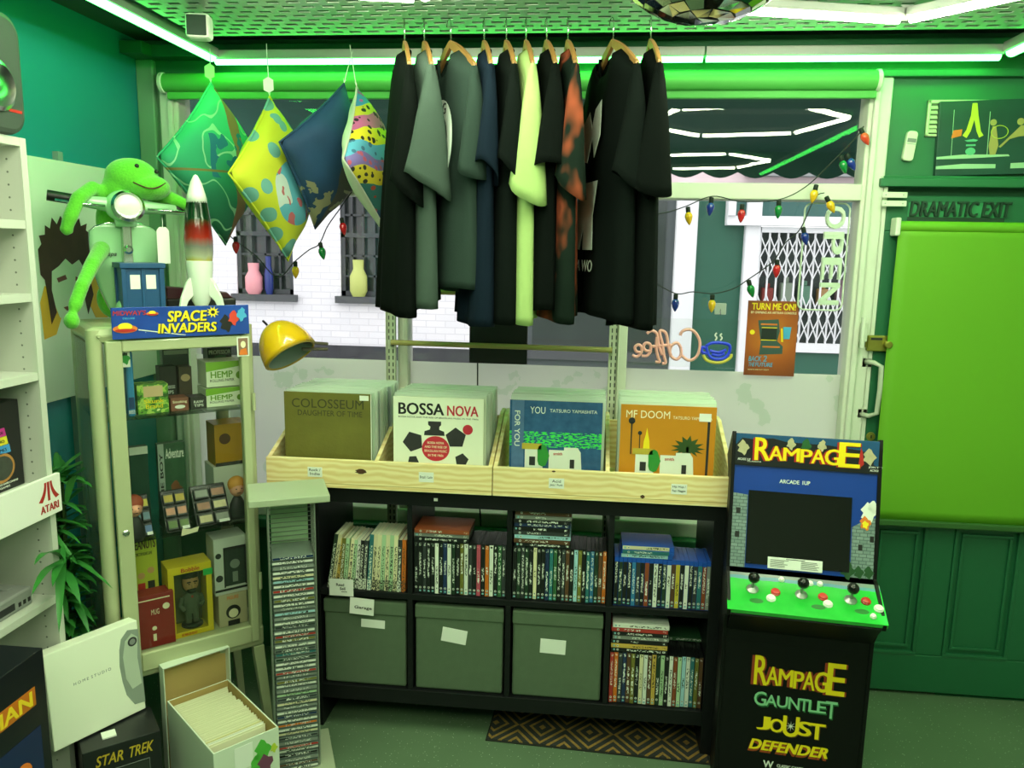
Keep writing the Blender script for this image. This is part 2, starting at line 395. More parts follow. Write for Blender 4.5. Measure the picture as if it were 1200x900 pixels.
# own awning with scalloped valance
aw_m = mat('awning_cloth', '#2a5a4c', .7); aw = thing('shop_awning', 'dark green scalloped awning outside above the shop window', 'awning', (0, 3.25, 2.1))
MB().add([(-3.5, 0, .45), (3.5, 0, .45), (3.5, .95, .12), (-3.5, .95, .12)], [(0, 1, 2, 3)]).build('awning_cloth', aw_m, aw, solid=.006)
pl = [(-3.5, .13)]; ns = 40
for k in range(ns):
    for j in range(6): a = (k+j/6)*7/ns; pl.append((-3.5+a, .02-.03*math.sin(PI*j/6)))
pl += [(3.5, .02), (3.5, .13)]
MB().prism(pl, .955, .965).build('valance', aw_m, aw)

# ------------------------------------------------------------------ lamps
alum = mat('lamp_aluminium', '#b9bdb8', .4, .6)
gled = emit('green_led_diffuser', GREEN_LED, GREEN_LED_POWER); wled = emit('white_led_diffuser', WHITE_LED, WHITE_LED_POWER)
def led_bar(parent, a, b, m, w=.036, h=.038, name='bar'):
    a = Vector(a); b = Vector(b); d = (b-a); L = d.length; ang = math.atan2(d.y, d.x)
    M = Matrix.Translation(a) @ Matrix.Rotation(ang, 4, 'Z')
    o = MB().box(0, -w*.75, .006, L, w*.75, h, M).build(name, alum, parent, bevel=.002)
    n = 6; ring = [(-w/2*math.cos(PI*k/n), -.016*math.sin(PI*k/n)) for k in range(n+1)]
    r = lambda x: [(x, y, z+.006) for y, z in ring]
    MB().loft([r(.004), r(L-.004)], True, True, M).build('diffuser', m, o, smooth='auto'); return o
t = thing('led_strip_light', 'green tinted LED tube light running along the top of the window', 'light', (0, 0, 0))
led_bar(t, (-1.43, 2.955, 2.375), (-.57, 2.955, 2.375), gled); led_bar(t, (-.565, 2.955, 2.375), (.35, 2.955, 2.375), gled); led_bar(t, (.355, 2.955, 2.375), (1.33, 2.955, 2.375), gled)
t = thing('led_strip_light', 'green tinted LED tube light along the left edge of the ceiling', 'light', (0, 0, 0))
led_bar(t, (-1.43, 2.93, 2.38), (-1.43, 1.2, 2.38), gled); led_bar(t, (-1.43, 1.19, 2.38), (-1.43, -.8, 2.38), gled)
t = thing('led_strip_light', 'green tinted LED tube light running back above the exit door', 'light', (0, 0, 0))
led_bar(t, (1.35, 2.93, 2.38), (1.35, 1.2, 2.38), gled); led_bar(t, (1.35, 1.19, 2.38), (1.35, -.8, 2.38), gled)
HX = []
def hexa(c, s, rot, label, skip=()):
    t = thing('hexagon_light', label, 'light', (0, 0, 0), group='hexagon LED lights on the ceiling')
    P = [(c[0]+s*math.cos(R(rot+60*k)), c[1]+s*math.sin(R(rot+60*k)), 2.362) for k in range(6)]
    for k in range(6):
        if k in skip: continue
        a, b = Vector(P[k]), Vector(P[(k+1) % 6]); e = (b-a).normalized()*.014
        led_bar(t, a+e, b-e, wled, .028, .03)
    MB2 = MB()
    for p in P: MB2.box(p[0]-.016, p[1]-.016, 2.366, p[0]+.016, p[1]+.016, 2.40)
    MB2.build('connector', alum, t); return t
s = .5; ph = 13.5
V0 = Vector((.84, 2.46)); ctr = V0 + s*Vector((math.cos(R(ph+240)), math.sin(R(ph+240))))
hexa(ctr, s, ph, 'white hexagon LED light on the ceiling behind the mirror ball')
dx = 2*s*math.cos(R(30))
c2 = ctr + dx*Vector((math.cos(R(ph+150+60)), math.sin(R(ph+150+60))))
left_v = Vector((-.49, 2.21)); c3 = left_v + s*Vector((math.cos(R(ph+240)), math.sin(R(ph+240))))
hexa(c3, s, ph, 'white hexagon LED light on the ceiling whose tube ends above the shirts')
for c_ in (ctr+Vector((0, -1.75)), c3+Vector((0, -1.75))):  # two more hexagons out of view, added for general room light
    t = hexa(c_, s, ph, 'white hexagon LED light further back on the shop ceiling')

# perforated tray under the ceiling
per = mat('perforated_steel', '#b4bdb4', .35, .55)
t = thing('perforated_tray', 'perforated steel ceiling tray the shirts hang from', 'tray', (0, 0, 0))
TX0, TX1 = -1.36, 1.30
b = MB(); ys = [1.96+.045*k for k in range(17)]
for k, y in enumerate(ys):
    b.box(TX0, y, 2.402, TX1, y+.024, 2.405)
    if k < len(ys)-1:
        x = TX0+(.03 if k % 2 else 0)
        while x < TX1-.02: b.box(x, y+.024, 2.402, x+.022, y+.045, 2.405); x += .06
b.build('perforated_sheet', per, t)
b = MB()
for y in (1.96, 2.33, 2.695):
    b.box(TX0, y, 2.405, TX1, y+.003, 2.418); b.box(TX0, y, 2.43, TX1, y+.003, 2.442)
    x = TX0
    while x < TX1-.02: b.box(x, y, 2.418, x+.022, y+.003, 2.43); x += .04
b.build('slotted_lip', per, t)
b = MB()
for x in (-1.3, -.45, .4, 1.22):
    for y in (2.0, 2.6): b.tube([(x, y, 2.405), (x, y, ZC)], .004, 6)
b.build('hanger_rod', per, t)
# small white loudspeaker
p = sight(230, 24, Y=2.42)
t = thing('ceiling_speaker', 'small white cube loudspeaker with dark front under the ceiling tray', 'speaker', (p.x, 2.42, 2.40), 12)
MB().box(-.036, 0, -.075, .036, .06, -.002).build('cabinet', white, t, bevel=.012)
MB().box(-.029, -.004, -.068, .029, .0, -.010).build('grille', mat('grille_dark', '#33403a', .7, bump=.5, bs=500), t, bevel=.004)
# mirror ball
t = thing('mirror_ball', 'large mirror ball hanging from the ceiling at the top of the room', 'mirror ball', (.139, 1.2, 2.18))
b = MB(); rr = .157; na = 22
for i in range(na):
    t0, t1 = -PI/2+PI*i/na, -PI/2+PI*(i+1)/na; m_ = max(3, int(2*PI*math.cos((t0+t1)/2)/(PI/na)))
    for k in range(m_):
        a0, a1 = 2*PI*k/m_, 2*PI*(k+.94)/m_; j = 1+rnd.uniform(-.006, .006)
        P = lambda t_, a_, q=1: (rr*q*math.cos(t_)*math.cos(a_), rr*q*math.cos(t_)*math.sin(a_), rr*q*math.sin(t_))
        b.add([P(t0, a0, j), P(t0, a1), P(t1-.06*(t1-t0), a1, 2-j), P(t1-.06*(t1-t0), a0)], [(0, 1, 2, 3)])
b.build('mirror_tiles', mat('mirror', '#cfd3cc', .06, 1), t)
MB().ell((0, 0, 0), .1545, 32).build('core', dark, t, smooth=True)
MB().lathe([(.03, .15), (.03, .19), (.008, .195), (.004, ZC-2.18)], 12).build('hanging_cap', chrome, t)

# ------------------------------------------------------------------ black cube shelf unit
SF, SB, SX0, SX1 = 2.53, 2.92, -.965, .466
sh_m = mat('black_brown_laminate', '#101214', .45, var=.25, vs=12, spec=.3)
unit = thing('cube_shelf_unit', 'wide black cube shelf unit holding crates, films and storage boxes', 'shelf unit', (0, SF, 0))
def part(n, *a, bv=.0015): return MB().box(*a).build(n, sh_m, unit, bevel=bv)
D = SB-SF
part('top_panel', SX0, -.004, .845, SX1, D, .903)
part('side_panel', SX0, 0, 0, SX0+.045, D, .845); part('side_panel', SX1-.05, 0, 0, SX1, D, .845)
CX = (-.600, -.257, .085); CE = [SX0+.045, *CX, SX1-.05]
part('shelf_board', SX0+.045, .002, .502, SX1-.05, D, .524)
part('bottom_panel', SX0+.045, -.002, .112, SX1-.05, D, .165)
for x in CX: part('divider', x-.009, .002, .165, x+.009, D, .502); part('divider', x-.009, .002, .524, x+.009, D, .845)
part('back_rail', SX0+.045, D-.012, .165, SX1-.05, D-.004, .50)
MB().box(-.035, -.0055, .866, -.022, -.0042, .876).build('paper_scrap', white, unit).location.x = -.48

# ------------------------------------------------------------------ disc cases and books
def case_mat(name, col_obj=True, col=None, dens=.5):
    g = NG(name); oi = g.n('ObjectInfo'); c = oi.outputs['Color']; rn = oi.outputs['Random']
    X, Y, Z = g.sep()
    vec = g.n('Mapping', None, Vector=g.obj(), Scale=(330, 1, 210))
    off = g.n('CombineXYZ', None, Y=g.math('MULTIPLY', rn, 97.0))
    vv = g.n('VectorMath', {'operation': 'ADD'}, i0=vec, i1=off)
    n = g.n('TexNoise', None, Vector=vv, Scale=1.0, Detail=1.0).outputs[0]
    lum = g.n('RGBToBW', None, Color=c).outputs[0]
    let = g.math('GREATER_THAN', n, .52)
    inx = g.math('LESS_THAN', g.math('ABSOLUTE', X), .0034)
    top = g.math('MULTIPLY_ADD', g.math('FRACT', g.math('MULTIPLY', rn, 7.3)), .08, .09); bot = g.math('MULTIPLY_ADD', rn, .05, .033)
    inz = g.math('MULTIPLY', g.math('GREATER_THAN', Z, bot), g.math('LESS_THAN', Z, top))
    m1 = g.math('MULTIPLY', g.math('MULTIPLY', let, inx), inz)
    tc = g.mix(g.math('GREATER_THAN', lum, .28), lin('#dfe3da'), lin('#20241f'))
    b = g.mix(m1, c, tc)
    zz = g.math('SUBTRACT', Z, .022); d2 = g.math('ADD', g.math('MULTIPLY', zz, zz), g.math('MULTIPLY', X, X))
    bad = g.math('LESS_THAN', d2, .0038**2); bad2 = g.math('LESS_THAN', d2, .002**2)
    b = g.mix(bad, b, lin('#d9dcd4')); b = g.mix(bad2, b, lin('#3a3d3a'))
    z3 = g.math('SUBTRACT', Z, .010); m3_ = g.math('MULTIPLY', g.math('LESS_THAN', g.math('ABSOLUTE', z3), .003), inx)
    b = g.mix(g.math('MULTIPLY', m3_, g.math('GREATER_THAN', rn, .35)), b, lin('#79b3b8'))
    z4 = g.math('SUBTRACT', Z, .178); m4 = g.math('MULTIPLY', g.math('LESS_THAN', g.math('ABSOLUTE', z4), .005), g.math('MULTIPLY', inx, let))
    b = g.mix(m4, b, tc)
    g.base(b); g.set(g.b, 'Roughness', .35); return g.m
spine_m = case_mat('printed_spine')
g = NG('book_spine'); oi = g.n('ObjectInfo'); c = oi.outputs['Color']; X, Y, Z = g.sep()
vv = g.n('VectorMath', {'operation': 'ADD'}, i0=g.n('Mapping', None, Vector=g.obj(), Scale=(300, 1, 200)), i1=g.n('CombineXYZ', None, Y=g.math('MULTIPLY', oi.outputs['Random'], 77.0)))
n = g.n('TexNoise', None, Vector=vv, Scale=1.0, Detail=2.0).outputs[0]
msk = g.math('MULTIPLY', g.math('MULTIPLY', g.math('GREATER_THAN', n, .52), g.math('LESS_THAN', g.math('ABSOLUTE', X), .004)), g.math('LESS_THAN', Z, .165))
low = g.math('MULTIPLY', g.math('LESS_THAN', Z, .04), g.math('GREATER_THAN', n, .47))
tc = g.mix(g.math('GREATER_THAN', g.n('RGBToBW', None, Color=c).outputs[0], .2), lin('#d8dccd'), lin('#2a2f26'))
g.base(g.mix(g.math('MAXIMUM', msk, low), c, tc)); g.set(g.b, 'Roughness', .5); book_m = g.m
pages_m = mat('page_edges', '#c9c9b0', .8, var=.1, vs=200)
case_m = mat('case_plastic', '#101213', .3); blu_m = mat('blue_case_plastic', '#1d4fb0', .25)
g = NG('cover_own_colour'); oi = g.n('ObjectInfo'); g.base(oi.outputs['Color']); g.set(g.b, 'Roughness', .35); cover_m = g.m
_cs = {}
def case_mesh(kind, t, h, d):
    k = (kind, round(t, 4), round(h, 3))
    if k in _cs: return _cs[k]
    b = MB()
    if kind == 'book':
        b.cur = 0; b.box(-t/2, 0, 0, t/2, .002, h); b.cur = 2; b.box(-t/2, .002, 0, -t/2+.001, d, h); b.box(t/2-.001, .002, 0, t/2, d, h)
        b.cur = 1; b.box(-t/2+.001, .002, .002, t/2-.001, d-.002, h-.002)
        ms = [book_m, pages_m, cover_m]
    elif kind == 'blu':
        b.cur = 1; b.box(-t/2, .0012, 0, t/2, d, h); b.box(-t/2, 0, h-.016, t/2, .0012, h)
        b.cur = 0; b.box(-t/2+.0004, .0, .002, t/2-.0004, .0012, h-.016); ms = [spine_m, blu_m]
    else:
        b.cur = 1; b.box(-t/2, .001, 0, t/2, d, h); b.cur = 0; b.box(-t/2+.0005, 0, .003, t/2-.0005, .001, h-.003)
        ms = [spine_m, cover_m if kind == 'own' else case_m]
    o = b.build('disc_case' if kind != 'book' else 'book', ms); me = o.data; bpy.data.objects.remove(o)
    _cs[k] = me; return me
CN = {'black': '#16181a', 'white': '#dfe2d8', 'grey': '#7d827c', 'navy': '#1d2f55', 'blue': '#2f6f9c', 'red': '#a3302a', 'orange': '#c8691f', 'yellow': '#c9b53a',
      'green': '#2f5a38', 'dark green': '#1f3526', 'teal': '#2a6b72', 'brown': '#5a3c28', 'cream': '#d9d2ac', 'pink': '#b04a5e', 'olive': '#6f6c2d', 'pale green': '#a9c9a0', 'light blue': '#9cc7d2', 'dark grey': '#33383a', 'rust': '#8a4526', 'gold': '#c4a14a'}
def put_case(kind, name, cat, t, h, d, col, x, y, z, label, group, lean=0, flat=False, yaw=0):
    o = bpy.data.objects.new(name, case_mesh(kind, t, h, d)); COL.objects.link(o)
    c = lin(CN[col]); j = rnd.uniform(.88, 1.1); o.color = (min(1, c[0]*j), min(1, c[1]*j), min(1, c[2]*j), 1)
    if flat: o.matrix_world = T(x, y, z) @ RZ(yaw) @ RY(90)
    else: o.matrix_world = T(x, y, z) @ RZ(yaw) @ RY(lean)
    tag(o, label, cat, group); return o
def row(kind, noun, name, x0, x1, z, cols, h, d, where, group, y=SF+.012, lean=None):
    """spines out, side by side, from x0 to x1."""
    n = len(cols); t = (x1-x0)/n
    for i, c in enumerate(cols):
        hh = h[i % len(h)] if isinstance(h, (list, tuple)) else h
        put_case(kind, name, noun.split()[-1], round(t-rnd.choice((.0005, .0009, .0014)), 4), hh-rnd.choice((0, 0, .002)), d-rnd.choice((0, .003)), c, x0+t*(i+.5), y+rnd.uniform(0, .005), z, '%s-spined %s, %s from left %s' % (c, noun, nth(i), where), group, lean=(lean[i] if lean else 0))
def stack(kind, name, noun, x, z, cols, t, h, d, where, group, y=SF+.012):
    for i, c in enumerate(cols):
        put_case(kind, name, noun.split()[-1], t-.0005, h, d, c, x+rnd.uniform(-.004, .004), y+rnd.uniform(0, .006), z+t*(i+.5), '%s-spined %s, %s from bottom %s' % (c, noun, nth(i), where), group, flat=True)
B, W = 'black', 'white'
Zt, Zb = .5245, .1655
# second cubby: films
row('dvd', 'film case', 'film_case', -.588, -.268, Zt, [B, B, 'dark grey', B, B, W, B, 'navy', W, 'dark green', B, 'olive', W, 'dark grey', B, 'pink', B, 'orange', W, B, 'green', 'dark grey'], .190, .135, 'in the second upper cubby row', 'film cases in the second upper cubby')
stack('own', 'film_case', 'film case', -.5865, Zt+.1905, [B, 'grey', 'rust'], .0145, .19, .135, 'of the stack in the second upper cubby', 'film cases stacked in the second upper cubby')
# third cubby
row('dvd', 'film case', 'film_case', -.245, .073, Zt, [B, 'dark green', 'dark grey', 'dark green', B, 'cream', B, B, 'navy', 'teal', 'green', B, 'dark grey', 'brown', B, 'light blue', 'olive', B, 'teal', 'blue', 'dark green', 'brown', 'orange'], .190, .135, 'in the third upper cubby row', 'film cases in the third upper cubby')
stack('own', 'film_case', 'film case', -.2425, Zt+.1905, [B, 'brown', 'light blue', 'dark grey', B, 'navy', B, 'grey', 'brown'], .0139, .19, .135, 'of the tall stack in the third upper cubby', 'film cases stacked in the third upper cubby')
# fourth cubby: blue topped cases
row('blu', 'blue-topped film case', 'film_case', .099, .419, Zt, [B, 'dark green', B, B, 'blue', 'dark grey', B, 'rust', B, W, B, 'dark green', W, 'brown', 'yellow', B, W, B, 'dark grey', 'teal', 'rust', 'grey'], .172, .13, 'in the fourth upper cubby row', 'blue topped film cases in the fourth upper cubby')
stack('blu', 'film_case', 'film case', .122, Zt+.1725, ['light blue', 'teal', 'cream'], .0135, .172, .13, 'on top of the fourth upper cubby row', 'film cases stacked in the fourth upper cubby')
# lower fourth cubby
row('dvd', 'film case', 'film_case', .097, .412, Zb, ['red', 'orange', 'dark grey', 'navy', 'brown', 'olive', B, 'cream', W, 'brown', 'gold', 'dark green', 'pale green', B, W, 'rust', 'pale green', 'light blue', W, 'teal', 'olive', 'brown'], .190, .135, 'in the lower cubby row', 'film cases in the lower cubby')
stack('own', 'film_case', 'film case', .1005, Zb+.1905, [B, 'gold', B, 'grey', B, 'red', W], .0147, .19, .135, 'of the stack in the lower cubby', 'film cases stacked in the lower cubby')
put_case('own', 'film_case', 'case', .0145, .19, .135, 'green', .29, SF+.12, Zb+.1905+.008, 'green film case lying behind the lower cubby stack', 'film cases stacked in the lower cubby', flat=True)
# first cubby: comic books, leaning
bk = [('dark green', 9, .20), ('cream', 9, .20), ('gold', 6, .185), ('olive', 5, .185), ('pale green', 5, .185), ('cream', 6, .185), ('pale green', 5, .18), (W, 5, .18), (B, 4, .18), ('dark grey', 4, .18)]
x = -.893
for i, (c, a, h) in enumerate(bk):
    put_case('book', 'comic_book', 'book', .0125, h, .13, c, x, SF+.012+rnd.uniform(0, .004), Zt+.0125*math.sin(R(a))/2, '%s-spined book leaning in the first upper cubby, %s from the left' % (c, nth(i)), 'books in the first upper cubby', lean=a)
    x += .0140
for i, c in enumerate(['teal', 'cream', 'cream', 'pale green', 'cream', 'pale green', 'cream', 'dark grey', 'orange']):
    hh = .205 if c not in ('dark grey', 'orange') else .19
    put_case('book', 'comic_book', 'book', .0140, hh, .13, c, x+.004, SF+.010+rnd.uniform(0, .004), Zt+.0140*math.sin(R(4-.3*i))/2, '%s-spined book in the first upper cubby, %s from the left' % (c, nth(i+len(bk))), 'books in the first upper cubby', lean=4-.3*i)
    x += .0153
# price cards hung on the shelf edge
t = thing('price_card', 'white handwritten card in front of the leaning books', 'card', (-.842, SF-.006, .505), 0)
MB().box(-.043, 0, 0, .043, .0015, .062).build('paper', white, t); text([('Read', (-.018, .036, .01, .046)), ('Sell', (-.005, .022, .014, .032)), ('~~~', (0, .014, .02, .017))], None, ink, t, 0)
t = thing('price_card', 'white card reading Garage on the edge of the upper cubby shelf', 'card', (-.770, SF-.010, .442), 0, rot=(0, R(3), 0))
MB().box(-.043, 0, 0, .043, .0015, .06).build('paper', white, t); text('Garage', (-.026, .018, .036, .032), ink, t, 0)
# grey fabric storage boxes
fab = mat('grey_felt', '#54654f', .9, var=.1, vs=30, bump=.25, bs=400)
for i, (x0, x1, lb, cx, cz, rot, wd, nm) in enumerate(((CE[0], CE[1]-.009, .0, -.735, .40, 2, .085, 'blank strip label'), (CE[1]+.009, CE[2]-.009, 0, -.445, .375, 8, .088, 'tilted white paper label'), (CE[2]+.009, CE[3]-.009, 0, -.10, .36, 2, .088, 'straight white paper label'))):
    xc = (x0+x1)/2; hw = (x1-x0)/2-.008
    t = thing('storage_box', 'grey fabric storage box with %s, %s' % (nm, ('under the leaning books', 'under the second cubby of films', 'beside the lower film cubby')[i]), 'storage box', (xc, SF+.012, Zb), 0, 'grey fabric storage boxes in the lower cubbies')
    MB().box(-hw, 0, .001, hw, .34, .318).build('box_body', fab, t, bevel=.008)
    MB().box(-hw-.002, -.004, .268, hw+.002, .344, .3185).build('folded_rim', fab, t, bevel=.006)
    hh = (.015, .026, .026)[i]
    l_ = MB().box(-wd/2, -.001, -hh, wd/2, .0005, hh).build('paper_label', white, t); l_.location = (cx-xc, -.001, cz-Zb); l_.rotation_euler = (0, R(rot), 0)

# ------------------------------------------------------------------ pine record crates
g = NG('pine_wood'); X, Y, Z = g.sep()
wv = g.n('TexWave', {'bands_direction': 'Z'}, Vector=g.n('Mapping', None, Vector=g.obj(), Scale=(.35, 1, 1)), Scale=16.0, Distortion=7.0, Detail=2.0)
wv.inputs['Detail Scale'].default_value = 1.2
nn = g.noise(5, 3, stretch=(1.5, 6, 14))
c = g.mix(g.math('MULTIPLY', wv.outputs[1], .75), lin('#f7e6b4'), lin('#dcba74')); c = g.mix(g.math('MULTIPLY', nn, .45), c, lin('#ecd193'))
g.base(c); g.set(g.b, 'Roughness', .5); pine = g.m
knot = mat('pine_knot', '#4a2a14', .6, var=.3, vs=60)
SW = Matrix(((0, 1, 0, 0), (1, 0, 0, 0), (0, 0, 1, 0), (0, 0, 0, 1)))
CRF, ZCR = 2.497, .9035
def crate(x0, x1, div, label, cards, knots):
    t = thing('record_crate', label, 'crate', (x0, CRF, ZCR), 0, 'pine record crates on the shelf unit'); w_ = x1-x0
    MB().box(0, 0, 0, w_, .016, .098).build('front_board', pine, t, bevel=.0015)
    MB().box(0, -.0006, .014, w_, 0, .0155).build('board_seam', mat('pine_seam', '#b08f50', .7), t)
    sp = [(.016, .0), (.40, .0), (.40, .218), (.33, .218), (.016, .098)]
    for xx in (0, div-x0, w_-.014): MB().prism(sp, xx, xx+.014, SW).build('side_board' if xx != div-x0 else 'divider', pine, t, bevel=.0015)
    MB().box(.014, .386, .0, w_-.014, .40, .19).build('back_board', pine, t); MB().box(.014, .016, 0, w_-.014, .386, .01).build('bottom_board', pine, t)
    for kx, kz, rx, rz_ in knots: card('knot', [[(kx+rx*math.cos(a*PI/8)*(1+.25*math.sin(3*a)), kz+rz_*math.sin(a*PI/8)) for a in range(16)]], knot, t, 0, .0005)
    for cx, lines in cards:
        l_ = MB().box(-.025, -.0012, -.017, .025, 0, .017).build('crate_label', white, t); l_.location = (cx, 0, .053)
        n = len(lines)
        for q, s in enumerate(lines):
            ww = min(.021, .0026*len(s)+.004); zc = 0 if n == 1 else (.007-.0135*q)
            text(s, (-ww, zc-.004, ww, zc+.005), ink, l_, -.0012, ext=.0004, off=.004)
crate(-1.088, -.315, -.715, 'left pine crate holding the rock and latin records', [(.171, ['Rock /', 'Indie']), (.553, ['Brazil / Latin'])], [(.33, .062, .018, .009)])
crate(-.312, .467, .056, 'right pine crate holding the funk and hip hop records', [(.21, ['Acid', 'Jazz / Funk']), (.605, ['Hip Hop /', 'Rap / Reggae'])], [(.49, .022, .007, .006), (.20, .093, .006, .003)])

# records: one art sleeve in front of each bay, plastic sleeves behind
plast = film('clear_poly_sleeve', lin('#f4fff4'), .5, .5)
def sleeve_back(x, y, z, col, side, label, group):
    t = thing('record_sleeve', label, 'record', (x, y, z), rnd.uniform(-1.2, 1.2), group)
    box('cover', mat('sleeve_'+col, CN[col], .5), t, -.152, 0, 0, .152, .0035, .303)
    MB().box(-.156, -.0015, -.0, .156, .005, .312).build('plastic_sleeve', plast, t)
def bay(xc, y0, n, place, cols, sk=0.0):
    for i in range(n):
        c = cols[i % len(cols)]
        sleeve_back(xc+rnd.uniform(-.003, .006)+sk*(i+1), y0+.016+.0205*i, ZCR+.0105+rnd.uniform(0, .004), c, 0, '%s record in clear plastic, %s behind the %s sleeve' % (c, nth(i), place), 'records filed behind the %s sleeve' % place)
def front_sleeve(name_label, xc, y0, m):
    t = thing('record_sleeve', name_label, 'record', (xc, y0, ZCR+.011), 0)
    box('cover', m, t, -.1525, 0, 0, .1525, .005, .305); return t
YR = 2.548
olive = mat('olive_leatherette', '#6a6627', .55, var=.22, vs=14, bump=.3, bs=90)
emb = mat('embossed_olive', '#39381a', .5)
t = front_sleeve('olive green record sleeve with dark embossed title in the leftmost crate bay', -.886, YR, olive)
text([('COLOSSEUM', (-.125, .252, .125, .283)), ('DAUGHTER OF TIME', (-.105, .225, .12, .244))], None, emb, t, -.0, off=.0)
card('price_sticker', [rect(.112, .283, .143, .300)], white, t, -.0012)
card('white_edge', [rect(.1495, 0, .1525, .305)], white, t, -.0004)
bay(-.886, YR, 12, 'olive', ['pale green', 'white', 'dark grey', 'cream', 'pale green', 'brown', 'white', 'navy'], .0025)
t = front_sleeve('white record sleeve printed Bossa Nova with a red circle', -.503, YR-.012, mat('bossa_white', '#eef0dd', .4))
text([('BOSSA', (-.135, .245, .02, .285))], None, ink, t, 0, off=.03); text([('NOVA', (.03, .245, .135, .28))], None, mat('bossa_red', '#c42a3c', .5), t, 0, off=.03)
text('BOSSA NOVA AND THE RISE OF BRAZILIAN MUSIC IN THE 1960s', (-.135, .234, .135, .239), ink, t, 0, off=0)
card('red_circle', [disc(-.008, .131, .047, 28, .043), disc(.100, .200, .017, 20)], mat('bossa_red', '#c42a3c', .5), t)
text([('BOSSA NOVA', (-.036, .147, .020, .155)), ('AND THE RISE OF', (-.046, .133, .030, .141)), ('BRAZILIAN MUSIC', (-.046, .119, .030, .127)), ('IN THE 1960s', (-.034, .104, .018, .112))], None, cream, t, -.001, off=.01)
pent = lambda x, z, r, a: [(x+r*math.cos(R(a+72*k)), z+r*math.sin(R(a+72*k))) for k in range(5)]
card('photo_pentagon', [pent(-.085, .152, .036, 40), pent(.060, .170, .036, 20), [(-.048, .176), (.022, .176), (.020, .190), (.004, .196), (.004, .206), (.010, .212), (.010, .224), (-.034, .224), (-.034, .212), (-.026, .206), (-.028, .196), (-.046, .190)], pent(.080, .095, .024, 10), pent(-.085, .085, .02, 60)], mat('photo_black', '#2b2b2d', .6, var=.4, vs=30), t)
bay(-.503, YR-.012, 11, 'red circle', ['cream', 'white', 'pale green', 'white', 'pink', 'cream'], .001)
g = NG('blue_foil'); X, Y, Z = g.sep(); n = g.noise(40, 4); band = g.math('LESS_THAN', g.math('ABSOLUTE', g.math('SUBTRACT', Z, .175)), .026)
c = g.mix(g.math('MULTIPLY', n, .9), lin('#23406f'), lin('#3f6f98'))
c = g.mix(g.math('MULTIPLY', band, g.math('GREATER_THAN', g.noise(70, 3, stretch=(1, 1, 3)), .5)), c, lin('#46d65a'))
g.base(c); g.set(g.b, 'Roughness', .22); foil = g.m
t = front_sleeve('shiny blue foil record sleeve with a green band and white houses', -.112, YR, foil)
text([('YOU', (-.085, .262, -.035, .285))], None, pale, t, 0, off=.0); text('TATSURO YAMASHITA', (-.02, .268, .135, .279), pale, t, 0)
card('paper_strip', [rect(-.145, .0, -.105, .305)], mat('obi_blue', '#4f6f9a', .4, var=.3, vs=40), t)
text('FOR YOU', (-.136, .15, -.118, .27), pale, t, -.0009, turn=-1)
def town_scene(t, y=0, up=.066):
    card = lambda n, ps, *a: globals()['card'](n, [[(px_, pz_+up) for px_, pz_ in p_] for p_ in ps], *a)
    card('street_houses', [rect(-.10, .095-.09, -.04, .085), rect(-.02, .0, .03, .075), [(.03, .0), (.03, .085), (.075, .085), (.085, .07), (.09, .0)]], pale, t, y)
    card('green_tree', [[(-.04+.022*math.cos(a*.52)*(1+.2*math.sin(5*a)), .055+.038*math.sin(a*.52)) for a in range(12)]], green, t, y-.0009)
    card('shop_sign', [rect(-.11, .075, -.045, .095)], gold_m, t, y-.0009); text('smith', (-.005, .058+up, .025, .068+up), red, t, y-.0009)
    card('windows', [rect(-.085, .02, -.065, .05), rect(.05, .015, .065, .045), rect(-.105, .0, -.04, .012)], dark, t, y-.0009)
gold_m = mat('gold_print', '#b9a53a', .5)
town_scene(t, -.0009)
bay(-.112, YR, 11, 'blue foil', ['white', 'pale green', 'white', 'grey', 'cream'], .0005)
t = front_sleeve('orange record sleeve with a palm tree in the rightmost crate bay', .252, YR-.006, mat('doom_orange', '#c98418', .45, var=.05))
text([('MF DOOM', (-.135, .262, .005, .287))], None, cream, t, 0, off=.0); text('TATSURO YAMASHITA', (.015, .262, .14, .272), cream, t, 0)
card('price_sticker', [rect(.098, .258, .136, .284)], white, t, -.0015)
card('lamp_posts', [rect(-.118, .14, -.114, .25), disc(-.116, .252, .011, 12), rect(-.090, .14, -.087, .21), disc(-.0885, .212, .007, 10), rect(.126, .0, .134, .26)], dark, t)
fr_ = []
for k in range(26):
    a = 2*PI*k/26; q_ = 1.0 if k % 2 == 0 else .55; dr = .010*abs(math.cos(a))
    fr_.append((.067+.056*q_*math.cos(a), .176+.036*q_*math.sin(a)-dr))
card('palm_tree', [fr_, rect(.062, .08, .070, .172)], mat('palm_dark', '#2c4a1a', .6), t, -.0002)
card('tower_sign', [[(-.078, .14), (-.054, .14), (-.057, .185), (-.061, .205), (-.066, .230), (-.070, .205), (-.075, .185)]], yellow, t); town_scene(t, -.0009)
bay(.252, YR-.006, 11, 'orange palm', ['white', 'cream', 'pale green', 'white', 'gold'], .0)

